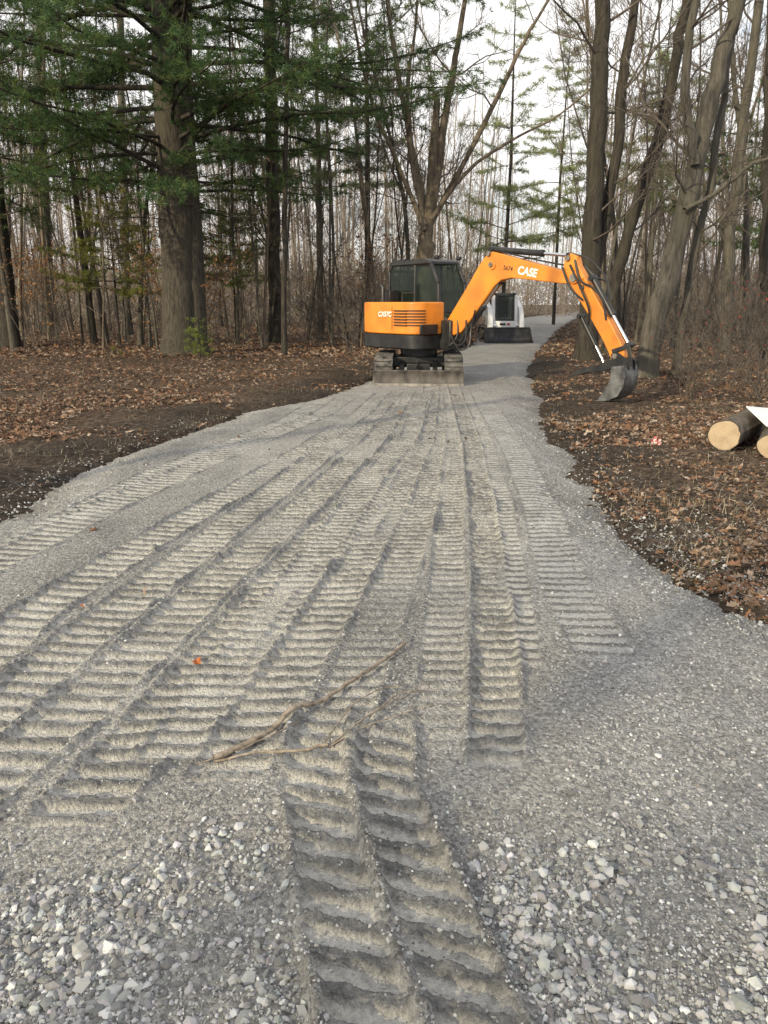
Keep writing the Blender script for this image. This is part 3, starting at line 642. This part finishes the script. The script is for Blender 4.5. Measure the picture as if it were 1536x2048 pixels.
# ------------------------------------------------------------------ excavator
CX,CY=.80,17.3; HD=RAD(-50); fw_=np.array([math.cos(HD),math.sin(HD)]); lf=np.array([-math.sin(HD),math.cos(HD)])
EX=empty('excavator',(CX,CY,0),HD,label='orange compact excavator parked on the driveway with boom reaching right',cat='excavator')
def E(px,py,lat=0.):
    d=ray(px,py); o=np.array([0,0,HC]); c=np.array([CX,CY])+lf*lat
    t=np.dot(c-o[:2],lf)/np.dot(d[:2],lf); p=o+d*t; return (float(np.dot(p[:2]-np.array([CX,CY]),fw_)),float(p[2]))
def E3(px,py,lat=0.): f,z=E(px,py,lat); return (f,lat,z)
UX=Matrix.Rotation(RAD(-93)-HD,4,'Z')
def track(side,parent,X,Ln=2.35,Hh=.60,w=.40,yc=.76,pitch=.12,name='track'):
    m=MB(); r_=Hh/2; L=Ln/2-r_; y0,y1=side*yc-w/2,side*yc+w/2
    def per(rad,n=14): 
        o=[(L+rad*math.sin(a),r_+rad*-math.cos(a)) for a in np.linspace(0,math.pi,n)]; return o+[(-L-rad*math.sin(a),r_+rad*math.cos(a)) for a in np.linspace(0,math.pi,n)]
    out,inn=per(r_-.03),per(r_-.075); n=len(out)
    V=[(p[0],y,p[1]) for y in(y0,y1) for q in(out,inn) for p in q]; Fs=[]
    for a in range(n):
        b=(a+1)%n; Fs+=[[a,b,2*n+b,2*n+a],[n+a,3*n+a,3*n+b,n+b],[a,n+a,n+b,b],[2*n+a,2*n+b,3*n+b,3*n+a]]
    m.add(V,Fs)
    tot=4*L+2*math.pi*r_; k=int(tot/pitch)
    for q in range(k):
        s=q*tot/k
        if s<2*L: p=(-L+s,.0+.015);a=0
        elif s<2*L+math.pi*r_: t=(s-2*L)/r_; p=(L+(r_-.015)*math.sin(t),r_-(r_-.015)*math.cos(t)); a=-t
        elif s<4*L+math.pi*r_: p=(L-(s-2*L-math.pi*r_),Hh-.015);a=0
        else: t=(s-4*L-math.pi*r_)/r_; p=(-L-(r_-.015)*math.sin(t),r_+(r_-.015)*math.cos(t)); a=-t
        sh=.02 if q%2 else -.02
        m.box((p[0],side*yc+sh,p[1]),(.055,w-.05,.035),Matrix.Rotation(a,3,'Y'))
    tk=m.build(name,M['rubber'],parent,0,X)
    f=MB(); f.box((0,side*yc,.3),(L*2,w*.45,.22))
    f.build('track_frame',M['black'],tk,.01,X)
    for nm,x,rr in (('idler',L,r_-.09),('sprocket',-L,r_-.09)):
        MB().tube([(x,y0+.08,r_),(x,y1-.08,r_)],rr,20).build(nm,M['steel'],tk,.01,X)
    return tk
for s in(-1,1): track(s,EX,UX)
m=MB(); m.box((0,0,.42),(1.0,1.15,.22)); m.tube([(0,0,.5),(0,0,.74)],.42,24); m.box((.75,0,.34),(.5,.5,.16)); m.build('undercarriage_frame',M['black'],EX,.015,UX)
for s in(-1,1): MB().bar((.55,s*.36,.40),(1.42,s*.36,.22),.1,.12).build('blade_arm',M['black'],EX,.01,UX)
m=MB(); m.prism([(1.42,.02),(1.50,.0),(1.535,.02),(1.48,.12),(1.475,.22),(1.51,.31),(1.48,.33),(1.43,.24),(1.42,.14)],-.96,.96)
bl=m.build('blade',M['blade'],EX,.004,UX)
MB().prism([(1.505,-.005),(1.55,-.01),(1.53,.05),(1.495,.06)],-.965,.965).build('cutting_edge',M['steel'],bl,0,UX)
MB().tube([UX@Vector((.5,.0,.42)),UX@Vector((1.1,0,.36))],.05,10).build('blade_cylinder',M['chrome'],EX)
def arc(a0,a1,R,n=12): return [(R*math.cos(RAD(a)),R*math.sin(RAD(a))) for a in np.linspace(a0,a1,n)]
R=1.27
rear=arc(225,133,R,16)
rc=[(.88-.3+.3*math.cos(RAD(a)),-.93+.3+.3*math.sin(RAD(a))) for a in np.linspace(0,-90,9)]
skirt=[(.88,.60),(.88,-.4)]+rc+[( -.5,-.955)]+rear+[(-.5,.93),(.62,.93)]
MB().prism([(x*.985,y*.985) for x,y in skirt],.72,1.035,'z').build('skirt',M['black'],EX,.03)
hood=[(.88,-.08),(.88,-.4)]+rc+[(-.35,-.95),(-.62,-.92),(-.80,-.86)]+rear[1:]+[(-1.05,.86),(-1.05,-.08)]
hdo=MB().prism(hood,1.04,1.71,'z').build('engine_cover',M['orange'],EX,.11); hdo.modifiers[0].segments=6; hd=hdo
for k in range(6):
    z=1.23+k*.060; m=MB()
    m.box((.42,-.957,z),(.40,.012,.028))
    pts=[(p[0]*1.0+.003,p[1]-.003,z) for p in rc[::-1]]
    for a,b in zip(pts[:-1],pts[1:]): m.bar(a,b,.014,.028)
    m.build('louvre_slot',M['orange_dk'],hd)
m=MB(); m.box((.16,-.957,1.37),(.008,.006,.46)); m.build('panel_seam',M['orange_dk'],hd)
m=MB()
for k in range(5):
    z=1.31+k*.062; pp=arc(212,198,R+.004,5)
    for a,b in zip(pp[:-1],pp[1:]): m.bar((*a,z),(*b,z),.02,.038)
m.build('rear_grille',M['orange_dk'],hd)
MX=Matrix.Translation((-.08,-.9585,1.45))@Matrix.Rotation(math.pi/2,4,'X')
lettering('lettering','CX57C',.145,M['whited'],hd,MX,.004,.15)
MB().tube([(-.62,-.55,1.69),(-.62,-.55,2.02),(-.70,-.55,2.08)],.045,12).build('exhaust_pipe',M['black'],EX)
m=MB(); m.box((-.72,-.25,1.83),(.28,.3,.28)); m.build('air_filter_box',M['black'],EX,.03)
m=MB(); m.tube([(.3,-.78,1.69),(.3,-.78,1.90),(.7,-.78,1.90),(.7,-.78,1.69)],.014,8); m.build('handrail',M['black'],EX)
m=MB(); m.box((.9,-.55,1.15),(.05,.5,.2)); m.build('step_plate',M['black'],EX,.01)
x0,x1,y0,y1,z0,z1=-1.02,.58,-.04,.84,1.04,2.60
cabp=[(x0+.03,z0),(x1,z0),(x1+.06,1.5),(x1+.02,2.1),(x1-.22,z1-.06),(x0+.12,z1-.06),(x0,z1-.2),(x0-.02,1.7)]
m=MB()
def post(p,q,y,w=.07): m.bar((p[0],y,p[1]),(q[0],y,q[1]),w,w)
for y in (y0+.035,y1-.035):
    for a,b in zip(cabp,cabp[1:]+cabp[:1]): post(a,b,y)
    post((-.15,z0),(-.15,z1-.06),y,.06); post((x0,1.68),(-.15,1.68),y,.05)
for a in (cabp[0],cabp[1],cabp[2],cabp[4],cabp[5],cabp[6],cabp[7]): m.bar((a[0],y0,a[1]),(a[0],y1,a[1]),.06,.06)
m.box(((x0+x1)/2,(y0+y1)/2,z0+.02),(x1-x0,y1-y0,.04))
cab=m.build('cab',M['black'],EX,.012)
MB().prism([(x0+.02,z1-.10),(x1-.18,z1-.08),(x1-.26,z1-.01),(x1-.4,z1+.03),(x0+.2,z1+.03),(x0+.06,z1-.02)],y0-.03,y1+.03).build('roof',M['black'],cab,.02)
MB().box(((x0-.15)/2,y0+.01,1.36),(-.15-x0,.03,.60)).build('lower_panel',M['black'],cab,.01)
MB().box(((x1-.15)/2,y0+.01,1.20),(x1+.13,.03,.28)).build('lower_panel',M['black'],cab,.01)
def pane(V): return MB().add(V,[list(range(len(V)))]).build('window',M['glass'],cab)
for y in(y0+.02,y1-.02): pane([(-.985,y,1.72),(-.19,y,1.72),(-.19,y,2.50),(-.985,y,2.50)])
for y in(y0+.02,y1-.02): pane([(-.11,y,1.36),(x1+.03,y,1.36),(x1+.03,y,1.5),(x1-.01,y,2.1),(x1-.24,y,z1-.11),(-.11,y,z1-.11)])
MB().add([(x1+.06,y0+.05,1.5),(x1+.06,y1-.05,1.5),(x1+.02,y1-.05,2.1),(x1+.02,y0+.05,2.1),(x1-.22,y1-.05,z1-.08),(x1-.22,y0+.05,z1-.08)],[[0,1,2,3],[3,2,4,5]]).build('windshield',M['glass'],cab)
MB().add([(x0-.005,y0+.05,1.74),(x0-.005,y1-.05,1.74),(x0-.005,y1-.05,2.46),(x0-.005,y0+.05,2.46)],[[0,1,2,3]]).build('rear_window',M['glass'],cab)
m=MB(); m.box((-.45,.4,1.42),(.5,.5,.14)); m.box((-.72,.4,1.8),(.14,.48,.7)); m.box((-.74,.4,2.22),(.1,.26,.18)); m.build('operator_seat',M['seat'],cab,.04)
m=MB(); m.box((-.3,.12,1.62),(.4,.1,.1)); m.box((-.3,.68,1.62),(.4,.1,.1)); m.tube([(-.12,.12,1.6),(-.08,.12,1.86)],.018,8); m.tube([(-.12,.68,1.6),(-.08,.68,1.86)],.018,8); m.build('control_levers',M['seat'],cab,.01)
for y in (.06,.74): 
    m=MB(); m.tube([(x1-.16,y,z1+.05),(x1-.06,y,z1+.04)],.045,14); m.build('work_light',M['black'],cab,.006)
m=MB(); m.tube([(x1-.05,y1,2.2),(x1+.12,y1+.14,2.25)],.012,6); m.box((x1+.13,y1+.16,2.15),(.04,.15,.26)); m.build('mirror',M['black'],cab,.01)
def prof(pix,lat): return [E(px,py,lat) for px,py in pix]
m=MB(); m.box((1.0,0,1.02),(.34,.34,.62)); m.tube([(1.06,0,.68),(1.06,0,1.36)],.11,14); m.build('swing_post',M['black'],EX,.03)
bpix=[(893,642),(912,610),(938,566),(958,530),(970,513),(984,503),(1004,508),(1060,524),(1120,540),(1158,545),(1168,556),(1158,567),(1120,567),(1060,560),(1022,556),(1002,560),(988,572),(962,609),(938,643),(922,664),(904,672),(893,660)]
bm_=MB(); bm_.prism(prof(bpix,-.10),-.10,.10); boom=bm_.build('boom',M['orange'],EX,.018)
for px,py,r_ in((904,655,.07),(990,530,.05),(1155,556,.075),(985,508,.05)):
    f,z=E(px,py,0); MB().tube([(f,-.15,z),(f,.15,z)],r_,16).build('pivot_pin',M['steel'],boom,.006)
for px,py,r_ in((904,655,.11),(1155,556,.105),(992,531,.085)):
    f,z=E(px,py,0); MB().tube([(f,-.125,z),(f,.125,z)],r_,20).build('pivot_boss',M['orange'],boom,.01)
f2,z2=E(1100,554,-.105); f1,z1_=E(1010,537,-.105); sl=math.atan2(z2-z1_,f2-f1)
def ontext(px,py,txt,size,mt,sh=0,bo=0): 
    f,z=E(px,py,-.105); lettering('lettering',txt,size,mt,boom,Matrix.Translation((f,-.1035,z))@Matrix.Rotation(-sl,4,'Y')@Matrix.Rotation(math.pi/2,4,'X'),bo,sh)
ontext(1054,544,'CASE',.205,M['whited'],.1,.006); ontext(1016,537,'5674',.12,M['blackl'],0,.001)
apix=[(1129,512),(1140,506),(1152,512),(1156,530),(1172,560),(1196,602),(1224,652),(1248,700),(1248,716),(1236,724),(1222,718),(1206,682),(1179,634),(1153,592),(1134,566),(1126,542)]
arm=MB().prism(prof(apix,-.08),-.08,.08).build('arm',M['orange'],EX,.014)
for px,py,r_ in((1142,517,.05),(1236,712,.05),(1170,575,.045)): f,z=E(px,py,0); MB().tube([(f,-.12,z),(f,.12,z)],r_,14).build('pivot_pin',M['steel'],arm,.005)
def cyl(name,a,b,split,rb,rr,lat=0.):
    A=Vector(E3(*a,lat));B=Vector(E3(*b,lat)); Mi=A.lerp(B,split)
    c=MB().tube([A,Mi],rb,16).build(name,M['black'],EX,.006)
    MB().tube([Mi,B],rr,12).build('rod',M['chrome'],c)
    m=MB(); m.tube([A.lerp(B,split-.03),A.lerp(B,split+.015)],rb*1.15,16); m.tube([A+Vector((0,-.08,0)),A+Vector((0,.08,0))],rb*1.0,12); m.tube([B+Vector((0,-.08,0)),B+Vector((0,.08,0))],rb*.9,12); m.build('end_fitting',M['black'],c,.004); return c
cyl('arm_cylinder',(986,499),(1141,511),.66,.058,.032)
cyl('boom_cylinder',(921,682),(1000,563),.6,.065,.035)
cyl('bucket_cylinder',(1186,556),(1258,690),.55,.055,.03)
cyl('thumb_cylinder',(1162,632),(1210,730),.6,.042,.024)
m=MB()
for lat in(-.11,.11):
    a=E3(1257,692,lat);b=E3(1224,703,lat);c=E3(1262,732,lat); m.bar(a,b,.02,.07); m.bar(a,c,.02,.07)
m.build('bucket_linkage',M['black'],EX,.006)
bc=[(1261,730),(1264,748),(1260,772),(1248,791),(1230,799),(1208,801)]
bp_=[E(px,py,0) for px,py in bc]
back=[p for p in bp_]; mouth=E(1237,732,0)
m=MB(); inner=[(p[0]-.03*(1 if i<3 else .2),p[1]+.03*(0 if i<2 else 1)) for i,p in enumerate(back)]
m.prism(back+inner[::-1],-.20,.20)
sidep=[mouth]+back+[E(1214,790,0),E(1232,762,0)]
for s in(-1,1): m.prism(sidep,s*.20-.012,s*.20+.012)
m.prism([mouth,back[0],(back[0][0],back[0][1]-.03),(mouth[0],mouth[1]-.03)],-.20,.20)
buck=m.build('bucket',M['bucketm'],EX,.004)
m=MB()
for s in(-.09,.09): m.prism([E(1228,708,0),E(1240,703,0),E(1266,722,0),E(1264,740,0),E(1234,740,0)],s-.015,s+.015)
m.build('bucket_ears',M['black'],buck,.004)
tp=back[-1]
for k in range(5):
    y=-.172+k*.086; MB().prism([(tp[0]+.10,tp[1]+.035),(tp[0]+.10,tp[1]-.005),(tp[0]-.09,tp[1]-.015),(tp[0]-.09,tp[1]+.003)],y-.025,y+.025).build('tooth',M['steel'],buck,.004)
th=[(1236,722),(1222,718),(1200,730),(1172,735),(1152,744),(1148,749),(1160,750),(1180,744),(1205,742),(1228,738)]
m=MB()
for s in(-.07,.07): m.prism([E(px,py,0) for px,py in th],s-.014,s+.014)
for px,py in((1158,747),(1180,739),(1205,736)): f,z=E(px,py,0); m.tube([(f,-.07,z),(f,.07,z)],.018,8)
m.build('thumb',M['black'],EX,.004)
def hose(pts,r_=.016,parent=None,name='hose'):
    MB().tube([tuple(q) for q in smoothpts([p for p in pts],5)],r_,7).build(name,M['black'],parent or EX)
hose([E3(1150,520,-.1),E3(1160,560,-.16),E3(1185,575,-.14),E3(1205,600,-.1),E3(1212,640,-.1)],.02); hose([E3(1140,530,-.1),E3(1165,585,-.2),E3(1178,620,-.15),E3(1176,650,-.1)],.02)
hose([E3(1155,515,.1),E3(1190,553,.22),E3(1215,565,.2),E3(1212,600,.1)],.02); hose([E3(1125,535,-.13),E3(1140,575,-.2),E3(1165,600,-.12)],.02)
hose([E3(1148,508,0),E3(1180,520,.05),E3(1212,556,.05),E3(1222,600,0)],.016)
hose([E3(905,680,-.15),E3(920,700,-.25),E3(938,690,-.2),E3(942,660,-.12),E3(950,620,-.12)]); hose([E3(900,665,-.2),E3(912,690,-.3),E3(930,680,-.2),E3(932,640,-.13)]); hose([(.88,.12,.95),(1.15,.3,.75),(1.3,.2,.8),(1.25,.1,1.2)],.02)
hose([(.88,-.1,.9),(1.2,-.25,.8),(1.35,-.15,1.0),(1.3,-.08,1.35)],.02)
hose([E3(1005,504,-.05),E3(1040,512,-.05),E3(1090,523,-.05),E3(1128,530,-.05)],.016)
m=MB(); f,z=E(1060,517,0); m.box((f,.0,z+.0),(.5,.05,.02)); m.build('hose_clamp',M['black'],boom)
# ------------------------------------------------------------------ loader
X0,Y0=G(1010,686); LH=RAD(-90+4)
LD=empty('track_loader',(X0,Y0+1.2,0),LH,label='white compact track loader with black bucket parked behind the excavator',cat='loader')
I4=Matrix.Identity(4)
for s in(-1,1): track(s,LD,I4,1.7,.72,.36,.74,.11)
MB().prism([(-1.15,.45),(-1.1,1.35),(-.7,1.5),(-.6,1.0),(.55,1.0),(.68,.75),(.68,.3),(-1.0,.3)],-.52,.52).build('body',M['white'],LD,.03)
m=MB()
for y in(-.50,.50): m.bar((.56,y,.9),(.38,y,2.0),.15,.14); m.bar((-.65,y,1.0),(-.65,y,2.0),.09,.09); m.bar((-.65,y,2.0),(.42,y,2.0),.09,.08)
m.bar((-.65,-.47,2.0),(-.65,.47,2.0),.09,.09)
lc=m.build('cab',M['white'],LD,.02)
m=MB()
for y in(-.37,.37): m.bar((.64,y,.9),(.46,y,2.0),.07,.06)
m.bar((.44,-.40,2.0),(.44,.40,2.0),.10,.09); m.bar((.61,-.40,.95),(.61,.40,.95),.09,.09); m.build('door_frame',M['black'],lc,.01)
MB().prism([(-.72,1.99),(.46,2.02),(.42,2.10),(-.68,2.10)],-.50,.50).build('roof',M['black'],lc,.02)
MB().add([(.61,-.37,.96),(.61,.37,.96),(.44,.37,1.97),(.44,-.37,1.97)],[[0,1,2,3]]).build('door_glass',M['glass'],lc)
m=MB()
for k in range(7): y=-.30+k*.10; m.tube([(.585,y,.98),(.425,y,1.96)],.012,5)
m.build('window_grille',M['black'],lc)
m=MB(); m.box((-.1,0,1.15),(.5,.5,.14)); m.box((-.35,0,1.5),(.12,.46,.6)); m.build('operator_seat',M['seat'],lc,.04)
MB().add([(-.64,-.43,1.1),(-.64,.43,1.1),(-.64,.43,1.95),(-.64,-.43,1.95)],[[0,1,2,3]]).build('rear_window',M['blackl'],lc)
for s in(-1,1):
    m=MB(); m.prism([(-1.1,1.15),(-1.15,1.75),(-.9,1.92),(-.2,1.85),(.62,1.50),(.88,1.05),(1.12,.35),(1.15,.12),(1.0,.12),(.86,.35),(.60,.8),(.3,1.05),(-.5,1.15)],s*.69-.10,s*.69+.10); m.build('lift_arm',M['white'],LD,.02)
    MB().tube([(.45,s*.50,.55),(.9,s*.50,.75)],.04,8).build('lift_cylinder',M['chrome'],LD)
    MB().box((.47,s*.42,2.13),(.08,.16,.08)).build('headlight',M['lamp'],LD,.01)
m=MB(); m.prism([(.70,.42),(.74,.42),(.74,.90),(.68,.92)],-.55,.55); m.build('front_panel',M['white'],LD,.01)
MB().box((.747,-.12,.78),(.006,.26,.09)).build('decal',M['blackl'],LD); MB().box((.747,.14,.78),(.006,.12,.09)).build('decal',M['red'],LD)
bk=[(1.1,.62),(1.12,.30),(1.22,.08),(1.5,.0),(1.85,.0),(1.85,.025),(1.5,.03),(1.26,.11),(1.16,.30),(1.14,.62)]
m=MB(); m.prism(bk,-1.0,1.0)
for s in(-1,1): m.prism([(1.1,.62),(1.12,.30),(1.22,.08),(1.5,.0),(1.85,.0),(1.55,.25),(1.25,.6)],s*1.0-.012,s*1.0+.012)
m.box((1.12,0,.64),(.07,2.02,.05))
lb=m.build('bucket',M['bucketb'],LD,.004); MB().box((1.88,0,.012),(.08,2.02,.022)).build('cutting_edge',M['steel'],lb)
MB().box((1.05,0,.42),(.06,1.0,.36)).build('mounting_plate',M['black'],LD,.01)
# ------------------------------------------------------------------ logs
def log(px,py,rpx,ang,L,label):
    Xg,Yg=G(px,py+rpx); d=Yg*cp+HC*sp; R=rpx*d/F; z=float(max(ground_z(np.array([Xg]),np.array([Yg]))[0],-.06))
    root=empty('cut_log',(Xg,Yg,z),0,label=label,cat='log',group=None); r=np.random.default_rng(int(px))
    dr=np.array([math.sin(ang),math.cos(ang),0]); pts=[np.array([0,0,R])+dr*L*t for t in np.linspace(0,1,9)]
    rr=R*(1+.025*r.normal(size=9)); V,Fc=tube(pts,rr,28); ph=np.arange(28); V=V.reshape(9,28,3); ct=np.array(pts)[:,None]; V=ct+(V-ct)*(1+.03*np.sin(ph*3*2*math.pi/28+1)+.02*r.normal(size=28))[None,:,None]
    n=28; fl=[list(f) for f in Fc]+[list(range(8*n,9*n))]
    mb=MB().add(V.reshape(-1,3),fl); mb.build('bark',M['bark_log'],root)
    e=MB().add(ct[0]+(V[0]-ct[0])*.95-dr*.003,[list(range(n))]); me=e.build('cut_face',M['woodend'],root)
    MB().add(V[0]-dr*.001,[list(range(n))]).build('bark_rim',M['bark_dark'],root)
    q=Vector(dr).to_track_quat('Z','Y').to_matrix().to_4x4(); cen=Vector(pts[0]); T=Matrix.Translation(cen)@q
    me.data.transform(T.inverted()); me.matrix_local=T
    return root,R
l1,R1=log(1446,861,31,RAD(38),1.5,'sawn log with round pale cut face resting on leaves at right')
l2,R2=log(1538,884,24,RAD(30),1.4,'smaller sawn log with pale end cut off by the right frame edge')
bx=W(1527,835,l1.location.y+.35)
sg=empty('sign_board',(bx[0],bx[1],bx[2]),0,label='white board lying tilted on top of the sawn logs',cat='board')
p=[np.array(W(1492,814,l1.location.y+.45)),np.array(W(1545,818,l1.location.y+.95)),np.array(W(1575,850,l1.location.y+.55)),np.array(W(1534,854,l1.location.y+.05))]
nv=np.cross(p[1]-p[0],p[3]-p[0]); nv/=np.linalg.norm(nv); p=[q-np.array(bx) for q in p]
MB().add([*p,*[q-nv*.012 for q in p]],[[0,1,2,3],[7,6,5,4],[0,4,5,1],[1,5,6,2],[2,6,7,3],[3,7,4,0]]).build('panel',M['white'],sg)
Xg,Yg=G(1312,890); zg=float(ground_z(np.array([Xg]),np.array([Yg]))[0])
def checker():
    m,nt,b=newmat('red_white_check'); ck=nd(nt,'ShaderNodeTexChecker',Scale=30.0); ck.inputs[1].default_value=(.40,.04,.04,1); ck.inputs[2].default_value=(.58,.55,.53,1)
    nt.links.new(coords(nt),ck.inputs[0]); nt.links.new(ck.outputs[0],b.inputs[0]); return m
rs=np.random.default_rng(3); gv=[(-.06+.03*i,.025*rs.normal(),.0+.03*j+.01*rs.normal()) for j in range(4) for i in range(5)]
sc=MB().add(gv,[[j*5+i,j*5+i+1,j*5+i+6,j*5+i+5] for j in range(3) for i in range(4)]).build('tape_scrap',checker()); sc.location=(Xg,Yg,zg+.02)
tag(sc,'small crumpled red and white checked scrap on the leaves','tape')
# ------------------------------------------------------------------ fallen branches on the gravel
def gpt(px,py,h=.012):
    x,y=G(px,py); z=float(drive(np.array([x]),np.array([y]))[0][0]); return np.array([x,y,z+h])
def sticks(name,label,main,rad,twigs_,mat):
    p0=gpt(*main[0]); root=empty(name,tuple(p0),label=label,cat='branch')
    pts=smoothpts([gpt(a,b,.018+rad) for a,b in main],6)-p0; rs=np.random.default_rng(len(main)); pts[:,:2]+=rs.normal(size=(len(pts),2))*.0025
    for q in pts: q[2]=max(q[2],.014+rad-p0[2])
    a=Acc(); a.tube(pts,np.linspace(rad*.65,rad*1.1,len(pts))*(1+.12*rs.normal(size=len(pts))),9); a.build('stem',M[mat],root)
    for t in twigs_:
        a=Acc(); q=smoothpts([gpt(x,y,.022+.012*(i%2)) for i,(x,y) in enumerate(t)],4)-p0; q[:,:2]+=rs.normal(size=(len(q),2))*.002; a.tube(q,np.linspace(.0040,.0016,len(q)),5)
        a.build('twig',M[mat],root)
sticks('fallen_branch','thick pale broken branch lying diagonally across the track prints',[(812,1298),(775,1325),(715,1365),(650,1408),(590,1440),(530,1478),(470,1510),(425,1528)],.0118,
  [[(590,1440),(582,1420),(586,1410)],[(560,1460),(500,1500),(440,1522)],[(600,1450),(540,1490),(480,1515)],[(806,1300),(805,1275)],[(470,1510),(420,1530),(395,1532)]],'stick')
sticks('fallen_branch','thin dark twig curving below the thick pale branch',[(430,1532),(500,1522),(590,1512),(655,1498)],.0065,
  [[(655,1498),(740,1450),(830,1390),(885,1330)],[(655,1498),(720,1470),(790,1440),(860,1420)],[(640,1502),(700,1440),(760,1400),(800,1390)],[(740,1450),(800,1400),(880,1390)]],'stick')
def one_leaf(px,py,s,label,c,seed):
    p=gpt(px,py,.02); V,Fc=leafmesh(np.zeros(1),np.zeros(1),np.zeros(1),np.array([s]),.3)
    o=np_mesh('dead_leaf',V,Fc,M['leaf'],None,False,np.tile(np.array(c),(11,1))); o.location=p; tag(o,label,'leaf')
one_leaf(397,1326,.06,'single orange brown leaf on the gravel left of the pale branch',(.42,.15,.06),1)
one_leaf(165,1218,.045,'small rusty leaf on the gravel near the left edge',(.38,.12,.04),2)
# ------------------------------------------------------------------ light
SE=RAD(22); SA=RAD(222)
sd=Vector((math.sin(SA)*math.cos(SE),math.cos(SA)*math.cos(SE),math.sin(SE)))
L=bpy.data.lights.new('sun','SUN'); L.energy=4.4; L.angle=RAD(.7); L.color=(1,.86,.58); lo_=bpy.data.objects.new('sun',L); C.objects.link(lo_); lo_.rotation_euler=(-sd).to_track_quat('-Z','Y').to_euler()
w=bpy.data.worlds.new('World'); bpy.context.scene.world=w; w.use_nodes=True; nt=w.node_tree; bg=nt.nodes['Background']
sk=nt.nodes.new('ShaderNodeTexSky'); sk.sky_type='NISHITA'; sk.sun_disc=False; sk.sun_elevation=SE; sk.sun_rotation=SA
tc=nt.nodes.new('ShaderNodeTexCoord'); mp=nt.nodes.new('ShaderNodeMapping'); mp.inputs['Scale'].default_value=(1,1,2.2); nt.links.new(tc.outputs['Generated'],mp.inputs[0])
nz=noise(nt,mp.outputs[0],2.2,6,.6); fac=ramp(nt,nz,.26,.48)
nt.links.new(mixc(nt,fac,sk.outputs[0],(10.2,10.1,10.0)),bg.inputs['Color']); bg.inputs['Strength'].default_value=.122
sc_=bpy.context.scene; sc_.view_settings.view_transform='Standard'; sc_.view_settings.look='None'; sc_.view_settings.exposure=0
